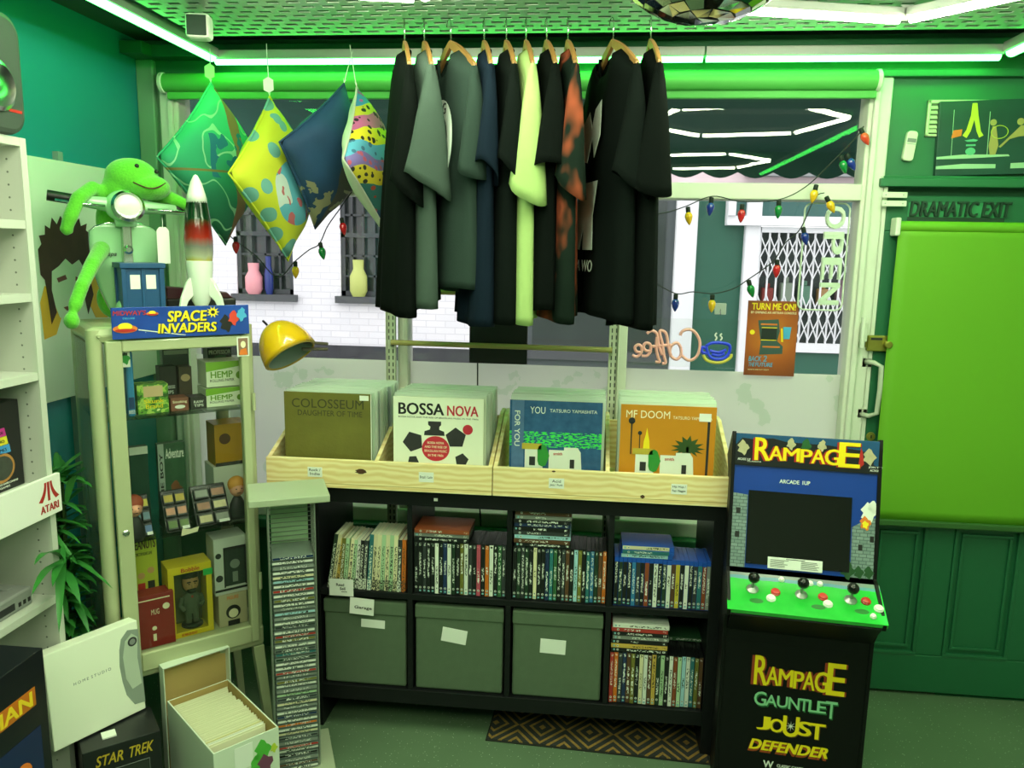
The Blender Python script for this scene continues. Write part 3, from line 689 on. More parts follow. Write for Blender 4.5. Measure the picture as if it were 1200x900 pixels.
# ------------------------------------------------------------------ CD tower
TW = thing('cd_tower', 'grey metal wire CD tower with a flat cap beside the shelf unit', 'CD rack', (-.902, 2.245, 0), 25)
tm = mat('tower_metal', '#8f978d', .4, .5); capm = mat('tower_cap', '#a3ad92', .5)
MB().box(-.11, -.05, 0, .115, .20, .03).build('base_plate', capm, TW, bevel=.003)
MB().box(-.125, -.02, .928, .115, .17, .951).build('cap_board', capm, TW, bevel=.003)
for sx in (-1, 1):
    b = MB()
    for yy in (.0, .06, .125): b.box(sx*.069-.002, yy, .03, sx*.069+.002, yy+.006, .928)
    z = .05
    while z < .92: b.tube([(sx*.067, .004, z), (sx*.067, .128, z-.006)], .0012, 4); z += .0152
    b.build('side_grid', tm, TW)
b = MB(); z = .05
while z < .92: b.tube([(-.067, .128, z), (.067, .128, z)], .0013, 4); z += .0152
b.build('back_wires', tm, TW)
MB().box(-.058, .134, .03, .058, .138, .928).build('back_panel', mat('tower_back', '#8fae88', .6), TW)
jewel = mat('jewel_case', '#6f7a74', .15, var=.1, vs=50, coat=.5)
g = NG('cd_spine'); oi = g.n('ObjectInfo'); X, Y, Z = g.sep()
n = g.n('TexNoise', None, Vector=g.n('VectorMath', {'operation': 'ADD'}, i0=g.n('Mapping', None, Vector=g.obj(), Scale=(260, 1, 300)), i1=g.n('CombineXYZ', None, Y=g.math('MULTIPLY', oi.outputs['Random'], 50.0))), Scale=1.0, Detail=1.0).outputs[0]
lm = g.n('RGBToBW', None, Color=oi.outputs['Color']).outputs[0]
mk = g.math('MULTIPLY', g.math('GREATER_THAN', n, .54), g.math('LESS_THAN', g.math('ABSOLUTE', X), .04))
g.base(g.mix(mk, oi.outputs['Color'], g.mix(g.math('GREATER_THAN', lm, .25), lin('#d8dcd4'), lin('#2a2c2a')))); g.set(g.b, 'Roughness', .2); cdm = g.m
b = MB(); b.cur = 0; b.box(-.062, 0, 0, .062, .125, .0015); b.box(-.062, 0, .0088, .062, .125, .0103); b.box(-.0625, .0, 0, -.0605, .12, .0103); b.box(.0605, 0, 0, .0625, .12, .0103)
b.cur = 1; b.box(-.0605, .0008, .0015, .0605, .12, .0088); cdo = b.build('cd_case', [jewel, cdm]); cdme = cdo.data; bpy.data.objects.remove(cdo)
cc = ['navy', 'white', 'grey', 'white', 'cream', 'light blue', 'white', 'red', 'white', 'olive', 'white', 'grey', 'light blue', 'grey', 'white', 'dark grey', 'white', 'red', 'olive', 'white', 'dark grey', 'teal', 'dark green', 'white', 'white', 'red', 'grey', 'olive', 'white', 'grey', 'pale green', 'dark grey', 'cream', 'grey', 'white', 'navy', 'white', 'orange', 'white', 'cream', 'dark grey', 'grey', 'red', 'white', 'black', 'grey', 'brown', 'white']
for i, c in enumerate(cc):
    o = bpy.data.objects.new('cd_case', cdme); COL.objects.link(o); l_ = lin(CN[c]); o.color = (*l_, 1)
    o.matrix_world = TW.matrix_basis @ T(rnd.uniform(-.002, .002), -.006+rnd.uniform(-.004, .003), .0345+.0152*(47-i)+.001)
    tag(o, '%s-spined CD case in the wire tower, %s from the top' % (c, nth(i)), 'CD', 'CD cases in the wire tower')

# ------------------------------------------------------------------ glass display cabinet, set diagonally
CO = Vector((-1.435, 2.10, 0)); CRZ = 42; CM = T(CO) @ RZ(CRZ); CI = CM.inverted()
def cab(u, v, d):
    """cabinet coordinates (across, up) of a photo point at depth d behind the cabinet front."""
    o = CI @ EYE; q = CI @ sight(u, v, Y=3.0); r = q-o; p = o + r*((d-o.y)/r.y); return p.x, p.z
def cthing(name, label, cat, x, d, z, rz=0, group=None):
    p = CM @ Vector((x, d, z)); return thing(name, label, cat, p, CRZ+rz, group)
enam = mat('cream_green_enamel', '#aeb48e', .38, var=.05, vs=5, coat=.3); cglass = glassy('cabinet_glass', (.985, .995, .985), .55)
CWd, CDp, CZ0, CZ1 = .478, .33, .36, 1.465
t = thing('display_cabinet', 'old cream green metal and glass display cabinet standing diagonally in the corner', 'cabinet', CO, CRZ)
def rpost(x, y, r=.022):
    return MB().lathe([(r, CZ0+.01), (r, CZ1-.008)], 16, T(x, y, 0))
for x in (.022, CWd-.022):
    for y in (.022, CDp-.022): rpost(x, y).build('corner_post', enam, t, smooth='auto')
MB().box(0, 0, CZ1-.05, CWd, CDp, CZ1).build('top_panel', enam, t, bevel=.022)
MB().box(0, 0, CZ0, CWd, CDp, CZ0+.075).build('bottom_panel', enam, t, bevel=.012)
f = MB(); gx0, gx1, gz0, gz1 = .09, .432, .445, 1.392
f.box(.046, -.012, .385, gx0, .012, 1.425); f.box(gx1, -.012, .385, CWd-.02, .012, 1.425); f.box(gx0, -.012, .385, gx1, .012, gz0); f.box(gx0, -.012, gz1, gx1, .012, 1.425)
df_ = f.build('door_frame', enam, t, bevel=.004)
MB().box(gx0-.004, -.002, gz0-.004, gx1+.004, .002, gz1+.004).build('door_glass', cglass, df_)
MB().lathe([(.008, 0), (.010, .003), (.006, .006)], 14, T(.068, -.012, .845) @ RX(90)).build('lock', chrome, df_, smooth='auto')
for z in (1.21, .60): MB().lathe([(.0055, z-.028), (.0055, z+.028)], 10, T(CWd-.012, -.014, 0)).build('hinge', enam, t, smooth='auto')
for x in (.003, CWd-.003): MB().box(x-.002, .04, CZ0+.07, x+.002, CDp-.04, CZ1-.045).build('side_glass', cglass, t)
MB().box(.04, CDp-.005, CZ0+.07, CWd-.04, CDp-.001, CZ1-.045).build('back_glass', cglass, t)
ZS1, ZS2, ZS0 = 1.19, .805, .436
for z in (ZS1, ZS2): MB().box(.016, .02, z-.008, CWd-.016, CDp-.015, z).build('glass_shelf', glassy('shelf_glass', (.90, .97, .92), .8), t)
for x, sx in ((.02, 1), (CWd-.02, -1)):
    for y, sy in ((.02, 1), (CDp-.02, -1)):
        MB().add([(x-.018, y-.018, CZ0), (x+.018, y-.018, CZ0), (x+.018, y+.018, CZ0), (x-.018, y+.018, CZ0), (x-.012-sx*.03, y-.012-sy*.02, 0), (x+.012-sx*.03, y-.012-sy*.02, 0), (x+.012-sx*.03, y+.012-sy*.02, 0), (x-.012-sx*.03, y+.012-sy*.02, 0)],
                 [(0, 1, 2, 3), (7, 6, 5, 4), (0, 4, 5, 1), (1, 5, 6, 2), (2, 6, 7, 3), (3, 7, 4, 0)]).build('leg', enam, t, bevel=.003)
for x in (.012, CWd-.012):
    for z in (1.44, .40): MB().lathe([(.006, 0), (.004, .004)], 10, T(x+(.02 if x < .2 else -.02), -.004, z) @ RX(90)).build('rivet', enam, t)
# sign on the cabinet's top front edge
t = cthing('arcade_sign', 'blue sign with yellow lettering and orange saucers on the front edge of the cabinet', 'sign', .065, -.015, 1.430)
SWd, SH = .393, .092
g = NG('sign_night_blue'); n = g.n('TexVoronoi', None, Vector=g.obj(), Scale=45.0).outputs['Distance']
g.base(g.mix(g.math('LESS_THAN', n, .035), g.mix(g.noise(9, 2), lin('#152f86'), lin('#2a55b4')), lin('#dfe8f0'))); g.set(g.b, 'Roughness', .25)
MB().box(0, -.004, 0, SWd, 0, SH).build('board', g.m, t, bevel=.0015)
for dx_, dz_, m_ in ((.003, -.002, ink), (0, 0, yellow)):
    text([('SPACE', (.150+dx_, .046+dz_, .262+dx_, .079+dz_)), ('INVADERS', (.122+dx_, .013+dz_, .290+dx_, .042+dz_))], None, m_, t, -.0045 if m_ is ink else -.0055, off=.04, shear=.12)
text([("MIDWAY'S", (.004, .069, .092, .083))], None, red, t, -.0045, off=.02, shear=.1); text('DELUXE', (.03, .058, .062, .063), cyan, t, -.0045)
star = [((.02 if k % 2 == 0 else .010)*math.cos(R(18*k))+.283, (.018 if k % 2 == 0 else .009)*math.sin(R(18*k))+.072) for k in range(20)]
card('starburst', [star], yellow, t, -.0045); card('star_core', [disc(.283, .072, .006, 10)], ink, t, -.0055)
for (x, z, s_) in ((.035, .030, 1.0), (.11, .072, .5)):
    card('saucer', [disc(x, z, .033*s_, 20, .012*s_)], orange, t, -.0045); card('saucer_dome', [disc(x, z+.007*s_, .019*s_, 16, .011*s_)], yellow, t, -.0053); card('saucer_rim', [disc(x, z-.004*s_, .028*s_, 16, .005*s_)], red, t, -.0061)
blob = lambda x, z, r, s_: [(x+r*math.cos(a*.45)*(1+.3*math.sin(a*2.3+s_)), z+1.35*r*math.sin(a*.45)*(1+.25*math.sin(a*1.7+s_))) for a in range(14)]
card('splash_black', [blob(.322, .035, .018, 1)], ink, t, -.0045); card('splash_red', [blob(.345, .052, .015, 2)], mat('splash_red', '#d8402c', .5), t, -.0052); card('splash_blue', [blob(.369, .062, .014, 3)], cyan, t, -.006)
card('light_beam', [[(.07, .025), (.20, .004), (.20, .006), (.07, .028)]], pale, t, -.0045)
# portrait stamp card stuck on the door frame
x0, z1_ = cab(277, 395, -.012); x1, z0_ = cab(292, 417, -.012)
t = cthing('picture_card', 'small portrait card with white border stuck on the cabinet door frame', 'card', x0, -.0135, z0_)
box('card', white, t, 0, -.001, 0, x1-x0, 0, z1_-z0_); card('picture', [rect(.004, .004, x1-x0-.004, z1_-z0_-.004)], mat('stamp_brown', '#8e6a58', .6), t, -.001)
card('picture_face', [disc((x1-x0)/2, .038, .008, 12, .011)], cream, t, -.002); card('picture_coat', [[(.006, .005), (x1-x0-.006, .005), (x1-x0-.010, .026), (.010, .022)]], orange, t, -.002)
# corner sticker inside the glass
x0, z1_ = cab(140, 410, .004); x1, z0_ = cab(153, 430, .004)
t = cthing('sticker', 'small green and white sticker in the top left corner of the cabinet door', 'sticker', x0, .004, z0_)
box('paper', pale, t, 0, 0, 0, x1-x0, .0008, z1_-z0_); card('print', [blob((x1-x0)*.5, .025, .012, 1)], green, t, -.0002); card('print', [rect(.004, .034, .02, .042)], ink, t, -.0002)

# ---- goods inside the cabinet
def pack(name, label, cat, u0, v0, u1, v1, d, dep, m, z=None, rz=0, bev=.0015):
    """a box whose front covers the photo rectangle at depth d."""
    x0, zt = cab(u0, v0, d); x1, zb = cab(u1, v1, d)
    z = zb if z is None else z
    t = cthing(name, label, cat, x0, d, z, rz); w_, h = x1-x0, max(.01, zt-z)
    MB().box(0, 0, 0, w_, dep, h).build('carton', m, t, bevel=bev); return t, w_, h
for k, (v0, v1, nm) in enumerate(((429, 455, 'upper'), (456, 481, 'lower'))):
    zz = ZS1 if k else None
    t, w_, h = pack('tea_box', '%s of two stacked white and green Hemp boxes in the cabinet' % nm, 'box', 241, v0, 285, v1, .06, .10, mat('hemp_white', '#e3ead2', .45), zz)
    if k == 0: t.location.z = max(t.location.z, ZS1+.0645)
    else: t.children[0].scale.z = 1
    card('green_band', [[(0, h*.62), (w_, h*.80), (w_, h), (0, h)]], mat('hemp_green', '#7fb52f', .5), t, -.0001)
    text('HEMP', (w_*.12, h*.36, w_*.72, h*.62), mat('hemp_letter', '#6b9a25', .5), t, 0, off=.03); text('ROLLING PAPER', (w_*.1, h*.20, w_*.76, h*.31), ink, t, 0, off=0)
    card('round_seal', [disc(w_*.92, h*.42, h*.16, 16)], mat('hemp_letter', '#6b9a25', .5), t, -.0002)
t, w_, h = pack('herb_box', 'black box with green lettering behind the two Hemp boxes', 'box', 243, 408, 272, 428, .17, .06, mat('prof_black', '#161a17', .4), ZS1)
text('PROFESSOR', (.004, h-.022, w_-.004, h-.008), pale, t, 0, off=.02); text('HERB', (w_*.3, h-.036, w_*.75, h-.026), green, t, 0)
camo = NG('camo_green'); n = camo.noise(28, 3); camo.base(camo.ramp(n, [(0, '#2d5a1f'), (.42, '#5f9a2e'), (.5, '#a9cc5a'), (.58, '#4c8a2c'), (.7, '#d7e2a2')], True)); camo = camo.m
t, w_, h = pack('paper_display', 'leafy green display box with cut-out front on the top cabinet shelf', 'box', 160, 452, 199, 492, .05, .07, camo, ZS1)
card('cut_out', [rect(w_*.2, h*.58, w_*.82, h*.95)], tan, t, -.0001); text([('Skunk', (w_*.2, h*.36, w_*.85, h*.5)), ('Brand', (w_*.25, h*.18, w_*.8, h*.33))], None, yellow, t, 0, off=.02)
t, w_, h = pack('tin', 'blue shiny wrapped packet at the left of the top cabinet shelf', 'packet', 146, 412, 160, 492, .03, .05, mat('packet_blue', '#3d86b8', .2), ZS1, bev=.006)
card('shine_label', [rect(.003, h*.12, w_-.003, h*.3)], mat('packet_navy', '#1c3f6e', .4), t, -.0001); text('BREEZE', (.002, h*.05, w_-.002, h*.1), pale, t)
ct = mat('cone_box', '#2b2a26', .5, var=.2, vs=30)
t, w_, h = pack('tips_box', 'black box of tips standing at the back of the top cabinet shelf', 'box', 186, 430, 208, 468, .17, .05, ct, ZS1)
text([('CHEESE', (w_*.2, h*.42, w_*.9, h*.5)), ('TIPS', (w_*.3, h*.28, w_*.8, h*.37))], None, pale, t)
t, w_, h = pack('tips_box', 'brown box beside the black tips box at the back of the shelf', 'box', 209, 430, 226, 466, .165, .05, mat('tip_brown', '#4f4234', .5, var=.3, vs=25), ZS1); card('label', [disc(w_/2, h*.7, w_*.36, 14, h*.1)], tan, t)
t, w_, h = pack('cabinet_tin', 'clear topped grey packet standing above the tips boxes', 'packet', 190, 410, 222, 432, .24, .04, mat('packet_grey', '#5d6a66', .3), ZS1); card('label', [rect(w_*.05, h*.9, w_*.95, h*.98)], pale, t)
t, w_, h = pack('sweet_box', 'red brown box beside the green display box in the cabinet', 'box', 200, 467, 222, 489, .05, .06, mat('sweet_red', '#7d4a38', .5, var=.3, vs=30), ZS1)
text('Smoking', (w_*.1, h*.55, w_*.9, h*.8), cream, t); card('label', [disc(w_/2, h*.32, w_*.3, 14, h*.14)], white, t)
t, w_, h = pack('tips_box', 'black box at the front between the red brown box and Hemp boxes', 'box', 223, 466, 243, 488, .05, .06, ct, ZS1)
text([('RAW', (w_*.2, h*.5, w_*.8, h*.72)), ('TIPS', (w_*.2, h*.2, w_*.8, h*.42))], None, pale, t)
# middle shelf
t, w_, h = pack('carton', 'white carton under the mustard box on the middle cabinet shelf', 'box', 250, 548, 292, 600, .18, .11, mat('carton_white', '#cfd5c6', .6), ZS2)
t2, w2, h2 = pack('game_box', 'mustard yellow box on top of the white carton in the cabinet', 'box', 251, 505, 292, 548, .18, .10, mat('mustard', '#b8891e', .45, var=.1)); t2.location.z = ZS2+h+.001
card('dark_base', [rect(0, 0, w2, .012)], ink, t2); card('emblem', [disc(w2*.3, h2*.65, w2*.17, 16, h2*.13)], brown, t2)
t, w_, h = pack('game_box', 'green game box with a wide grey lettered spine in the cabinet', 'box', 184, 521, 219, 575, .17, .03, mat('gamebox_green', '#31553c', .4, var=.5, vs=25), ZS2)
card('spine_band', [rect(0, 0, w_*.22, h)], mat('gb_grey', '#9aa79e', .4), t, -.0001); text('GAME BOY', (w_*.05, h*.06, w_*.17, h*.88), ink, t, -.001, turn=1, off=.03)
text('Adventure', (w_*.28, h*.80, w_*.95, h*.93), pale, t, 0); card('art_patch', [blob(w_*.6, h*.4, w_*.2, 2)], mat('art_rust', '#7a4a2c', .5, var=.4, vs=30), t)
t, w_, h = pack('game_box', 'dark green game box at the left of the middle cabinet shelf', 'box', 151, 525, 176, 580, .19, .03, mat('gamebox_dark', '#24463a', .35, var=.5, vs=20), ZS2); card('pale_band', [rect(0, h*.9, w_, h)], pale, t)
for k, (u0, v0, u1, v1, nm, cols) in enumerate(((187, 563, 224, 622, 'middle', ('#b59a2c', '#c98a72', '#5f7a3a')), (222, 550, 271, 606, 'right', ('#8d918a', '#a3705a', '#c9bd92')), (150, 566, 180, 622, 'left', ('#c2b02e', '#5c7f92', '#4d6fa8')))):
    x0, zt = cab(u0, v0, .10); x1, zb = cab(u1, v1, .04); w_ = x1-x0
    t = cthing('cartridge_stand', 'black sloping stand of game cartridges, %s of the three in the cabinet' % nm, 'stand', x0, .035, ZS2)
    Lh = .135; M = T(0, 0, .002) @ RX(-38)
    MB().prism([(0, 0), (.11, 0), (.085, .115), (.075, .115)], 0, w_, SW).build('stand', mat('stand_black', '#17191a', .25), t, bevel=.001)
    A = math.atan2(.115, .075); MM = T(0, 0, 0) @ RX(math.degrees(A)-90)
    for q in range(3):
        zq = .125-.043*q
        for s_ in range(2):
            cl = cols[q] if s_ == 0 or k != 1 else cols[(q+1) % 3]
            o = MB().box(w_*(.06+.47*s_), -.012, zq-.034, w_*(.47+.47*s_), -.0005, zq, MM).build('cartridge', mat('cart_case', '#26292a', .4), t, bevel=.0008)
            MB().box(w_*(.09+.47*s_), -.0128, zq-.029, w_*(.44+.47*s_), -.0121, zq-.006, MM).build('cartridge_label', mat('cart_'+cl, cl, .4, var=.35, vs=60), o)
    MB().box(w_*.62, -.0135, .002, w_*.92, -.0129, .012, MM).build('price_label', white, t)
def figurine(label, u, v0, v1, d, hair, skin, coat, z):
    x, zt = cab(u, v0, d); h = zt-z
    t = cthing('figurine', label, 'figurine', x, d, z)
    MB().lathe([(h*.16, 0), (h*.20, h*.1), (h*.17, h*.35), (h*.10, h*.5), (h*.05, h*.56)], 16, None, 1, .75).build('body', coat, t, smooth=True)
    MB().ell((0, 0, h*.72), (h*.17, h*.17, h*.2), 16).build('head', skin, t, smooth=True)
    MB().ell((0, h*.03, h*.80), (h*.20, h*.18, h*.2), 16).build('hair', hair, t, smooth=True)
    b = MB(); b.ell((-h*.06, -h*.165, h*.74), h*.016, 8); b.ell((h*.06, -h*.165, h*.74), h*.016, 8); b.box(-h*.045, -h*.166, h*.635, h*.045, -h*.15, h*.645); b.build('face_features', ink, t)
    MB().ell((0, -h*.18, h*.70), h*.02, 8).build('nose', skin, t); return t
skin_m = mat('doll_skin', '#d99a80', .5)
figurine('blond figurine in a dark coat at the right of the middle cabinet shelf', 277, 558, 620, .06, mat('hair_blond', '#c98a3c', .6), skin_m, dark, ZS2)
figurine('red haired figurine at the left end of the middle cabinet shelf', 156, 580, 625, .02, mat('hair_red', '#a0462c', .6), skin_m, dark, ZS2)
x0, z0_ = cab(212, 622, .02); t = cthing('price_tag', 'torn cream price label on the edge of the middle glass shelf', 'label', x0, .018, ZS2-.012)
MB().prism([(0, 0), (.05, .006), (.055, .022), (.03, .018), (.004, .024)], 0, .0008).build('paper', cream, t)
# bottom of the cabinet
t, w_, h = pack('puzzle_box', 'yellow green game box with white handwritten label in the cabinet', 'box', 152, 630, 188, 715, .10, .05, mat('peanuts_green', '#b7bf35', .5), ZS0)
text('PEANUTS', (w_*.05, h*.87, w_*.95, h*.96), brown, t, 0, off=.03); text('A COMIC STRIP BOARD GAME', (w_*.08, h*.81, w_*.8, h*.84), ink, t, 0)
card('print_dots', [disc(w_*.35, h*.62, w_*.14, 14), disc(w_*.72, h*.66, w_*.14, 14)], mat('tan2', '#c99a62', .6), t); card('print_patch', [rect(w_*.2, h*.42, w_*.48, h*.55)], red, t); card('print_patch', [rect(w_*.58, h*.42, w_*.85, h*.56)], ink, t)
lb = MB().box(0, -.001, 0, w_*.86, 0, h*.27).build('note', white, t); lb.location = (w_*.04, -.0012, h*.10)
text([('Custom Box', (.004, .052, .075, .06)), ('Inc. Art - Tool', (.004, .034, .07, .042)), ('Wanted', (.004, .014, .035, .021)), ('£5', (.052, .012, .07, .03))], None, ink, lb, -.001)
t, w_, h = pack('mug_box', 'dark red mug box in front of the yellow green game box', 'box', 156, 702, 207, 764, .035, .06, mat('mug_red', '#8c1f1f', .45), ZS0)
text('MUG', (w_*.42, h*.62, w_*.62, h*.72), cream, t); card('round_badge', [disc(w_*.8, h*.74, w_*.09, 16)], cream, t); card('white_print', [disc(w_*.48, h*.36, w_*.06, 12), rect(w_*.44, h*.12, w_*.52, h*.25)], cream, t); card('dots', [rect(w_*.1, h*.9, w_*.9, h*.92)], cream, t)
t, w_, h = pack('toy_box', 'yellow window box holding a bearded figure in the cabinet', 'box', 196, 668, 252, 757, .05, .09, mat('toy_yellow', '#d8c01e', .45), ZS0)
t.children[0].name = 'carton_frame'
bpy.data.objects.remove(t.children[0]); my = mat('toy_yellow', '#d8c01e', .45)
f = MB(); f.box(0, 0, 0, w_, .09, .018); f.box(0, 0, h-.025, w_, .09, h); f.box(0, 0, .018, .018, .09, h-.025); f.box(w_-.018, 0, .018, w_, .09, h-.025); f.box(.018, .08, .018, w_-.018, .09, h-.025); f.build('carton', my, t, bevel=.001)
MB().box(.019, .070, .019, w_-.019, .079, h-.026).build('inner_backing', mat('backing_olive', '#5b5a3a', .6), t); MB().box(.018, .001, .018, w_-.018, .0018, h-.025).build('plastic_window', glassy('box_film', (.95, .96, .93), .6), t)
text('Bobble', (w_*.3, h-.02, w_*.72, h-.006), red, t, 0, off=.02); card('green_sticker', [rect(w_*.80, h-.044, w_*1.02, h-.022)], mat('sticker_green', '#1fa64a', .5), t, -.0005)
text('BOBBLEHEAD', (w_*.25, .004, w_*.6, .012), red, t)
p_ = CM @ Vector((cab(224, 700, .09)[0], .09, ZS0+.019)); fg = thing('bobblehead_figure', 'bearded bobblehead figure in a grey suit inside the yellow box', 'figurine', p_, CRZ)
MB().lathe([(.034, 0), (.034, .006), (.03, .010)], 18).build('base', ink, fg)
b = MB(); sk = [(.0, 0, .09, .024), (0, 0, .06, .026)]
b.loft([[(rx*math.cos(a*PI/8), ry*math.sin(a*PI/8), z) for a in range(16)] for z, rx, ry in ((.045, .022, .014), (.075, .026, .017), (.10, .030, .017), (.115, .014, .011))]); b.tube([(-.011, 0, .010), (-.010, 0, .05)], [.010, .012], 8); b.tube([(.011, 0, .010), (.010, 0, .05)], [.010, .012], 8); b.tube([(-.028, 0, .10), (-.036, -.004, .075), (-.026, -.016, .06)], [.009, .009, .007], 8); b.tube([(.028, 0, .10), (.036, -.004, .075), (.024, -.016, .068)], [.009, .009, .007], 8)
b.build('suit', mat('suit_grey', '#56604f', .6), fg, smooth='auto')
MB().ell((0, 0, .150), (.026, .024, .034), 16).build('head', mat('figure_skin', '#c99a6c', .5), fg, smooth=True)
b = MB(); b.ell((0, .004, .172), (.027, .024, .018), 14); b.ell((0, -.010, .126), (.016, .014, .012), 12); b.build('hair', mat('figure_hair', '#1c1712', .6), fg, smooth=True)
b = MB(); b.box(-.016, -.0245, .156, -.004, -.021, .1595); b.box(.004, -.0245, .156, .016, -.021, .1595); b.build('eyebrows', ink, fg)
b = MB(); b.ell((-.009, -.0215, .151), .0026, 8); b.ell((.009, -.0215, .151), .0026, 8); b.build('eyes', ink, fg); MB().ell((0, -.026, .143), (.004, .006, .007), 8).build('nose', mat('figure_skin', '#c99a6c', .5), fg)
MB().box(-.003, -.0165, .075, .003, -.0145, .108).build('tie', red, fg)
t, w_, h = pack('vinyl_figure_box', 'beige box printed with a dark round shape, beneath the window box', 'box', 256, 699, 291, 742, .05, .09, mat('beige_box', '#b8b08e', .5), ZS0); hb = h
card('dark_shape', [disc(w_*.5, h*.42, w_*.26, 18), rect(w_*.3, 0, w_*.72, h*.16)], ink, t); card('pale_shape', [disc(w_*.5, h*.38, w_*.17, 16)], cream, t, -.001); text('FIGURE', (w_*.3, h*.82, w_*.7, h*.93), orange, t)
t, w_, h = pack('vinyl_figure_box', 'white and black window box on top of the beige box', 'box', 250, 640, 291, 697, .05, .09, mat('vinyl_white', '#c5cbc2', .5)); t.location.z = ZS0+hb+.001
card('window', [rect(w_*.32, h*.14, w_*.93, h*.78)], mat('vinyl_window', '#3b4640', .15), t); card('window_frame', [rect(w_*.28, h*.12, w_*.32, h*.8), rect(w_*.93, h*.12, w_*.97, h*.8), rect(w_*.28, h*.78, w_*.97, h*.83), rect(w_*.0, h*.06, w_, h*.1)], ink, t, -.0004)
card('grey_figure', [disc(w_*.62, h*.52, w_*.15, 16), rect(w_*.54, h*.2, w_*.70, h*.38)], mat('vinyl_grey', '#7c877c', .5), t, -.001); card('corner_print', [disc(w_*.13, h*.7, w_*.09, 14), disc(w_*.14, h*.3, w_*.11, 14)], dark, t)

# ------------------------------------------------------------------ on top of the cabinet
ZT = CZ1
vgreen = mat('scooter_green', '#9fd4a0', .25, coat=.6, var=.03)
t = cthing('scooter_front', 'pale green motor scooter front with headlamp and handlebars on top of the cabinet', 'scooter', .16, .20, ZT+.001)
# leg shield (curved plate)
def shield(u, v):
    z = .015+.285*v; hw = (.035+.062*math.sin(min(1, v*1.15)*PI*.55)**.8) if v < .9 else .097*math.cos((v-.9)/.1*1.05)
    x = (2*u-1)*hw; return (x, .03+1.5*x*x+.06*(1-v)**2, z)
MB().sheet(shield, 16, 22).build('leg_shield', vgreen, t, smooth=True, solid=.008)
b = MB(); L_ = [shield(0, k/22) for k in range(23)]; R_ = [shield(1, k/22) for k in range(22, -1, -1)]; b.tube([Vector(p)+Vector((0, .002, 0)) for p in L_+R_], .004, 6); b.build('shield_trim', chrome, t, smooth=True)
MB().loft([[(-.016, .005, .02), (.016, .005, .02), (.016, .03, .02), (-.016, .03, .02)], [(-.013, -.008, .30), (.013, -.008, .30), (.013, .03, .30), (-.013, .03, .30)]]).build('horn_cover', mat('scooter_chrome', '#b8c2b4', .25, .8), t, bevel=.004)
text('Vespa', (-.075, .195, -.03, .213), dark, t, .028, off=.01, shear=.3)
MB().lathe([(.012, 0), (.014, .004), (.008, .008)], 14, T(0, -.008, .22) @ RX(90)).build('badge', chrome, t)
b = MB(); b.ell((0, 0, .01), (.05, .07, .075), 20); b.build('front_mudguard', vgreen, t, smooth=True)
hd = MB(); hd.ell((0, .01, .352), (.058, .05, .050), 24); hd.loft([[(.03*math.cos(a*PI/8)*s_, .01+.03*math.sin(a*PI/8)*s_, z) for a in range(16)] for z, s_ in ((.29, 1), (.32, 1.1))]); hdo = hd.build('headset', vgreen, t, smooth=True)
MB().lathe([(.046, 0), (.048, .012), (.040, .02), (.036, .012)], 28, T(0, -.032, .348) @ RX(78)).build('headlamp_rim', chrome, hdo, smooth='auto')
MB().ell((0, -.042, .349), (.037, .012, .037), 24).build('headlamp_lens', mat('lamp_lens', '#dfe8da', .08, spec=.8), hdo, smooth=True)
b = MB(); b.tube([(-.05, .012, .356), (-.12, .02, .364), (-.185, .03, .372)], [.022, .016, .014], 12); b.tube([(.05, .012, .352), (.13, .02, .350), (.205, .03, .346)], [.022, .016, .014], 12); b.build('handlebar', vgreen, t, smooth='auto')
MB().tube([(-.135, .022, .366), (-.205, .033, .376)], .016, 12).build('handlebar_grip', black, t, smooth='auto'); MB().tube([(.15, .022, .350), (.225, .033, .345)], .015, 12).build('handlebar_grip', black, t, smooth='auto')
MB().tube([(-.06, -.02, .35), (-.12, -.03, .352), (-.19, -.012, .362)], .004, 6).build('brake_lever', chrome, t, smooth=True); MB().tube([(.06, -.02, .345), (.13, -.03, .342), (.21, -.012, .338)], .004, 6).build('brake_lever', chrome, t, smooth=True)
# swing tag on the handlebar
x, z = cab(192, 287, .16); tg = cthing('swing_tag', 'blank white swing tag hanging from the scooter handlebar', 'tag', x, .165, z, -8)
MB().prism([(-.018, -.058), (.018, -.058), (.018, .044), (.010, .055), (-.010, .055), (-.018, .044)], 0, .001).build('card', white, tg); MB().tube([(0, 0, .05), (.001, .004, .085)], .0008, 5).build('string', white, tg)
# long limbed green plush toy draped over the handlebars
plush_m = NG('green_plush'); n = plush_m.noise(160, 2); plush_m.base(plush_m.mix(n, lin('#4aa51f'), lin('#67c530'))); plush_m.set(plush_m.b, 'Roughness', .95); plush_m.bump(n, .5, .004); plush_m.set(plush_m.b, 'Sheen Weight', .4); plush_m = plush_m.m
pl = cthing('plush_toy', 'bright green long-limbed plush toy slumped over the scooter handlebars', 'soft toy', .19, .275, ZT+.001)
def pp(u, v, d=.275): x, z = cab(u, v, d); return (x-.19, d-.275, z-ZT-.001)
b = MB(); hx, hy, hz = pp(156, 212, .25)
b.ell((hx-.004, hy, hz+.012), (.078, .068, .058), 24); b.ell((hx+.040, hy-.035, hz-.020), (.062, .06, .040), 20); b.ell((hx-.045, hy+.01, hz-.02), (.045, .05, .045), 16)
b.ell((hx-.05, hy+.045, hz-.13), (.058, .045, .095), 20); b.ell((-.055, .05, .06), (.055, .04, .065), 18)
la = [pp(128, 232, .27), pp(108, 220, .235), pp(92, 232, .185), pp(82, 255, .170), pp(78, 268, .175)]; b.tube(la, [.024, .023, .022, .021, .017], 12)
for u, v in ((71, 270), (77, 276), (84, 274)): b.tube([pp(80, 262, .17), pp(u, v, .172)], [.012, .008], 8)
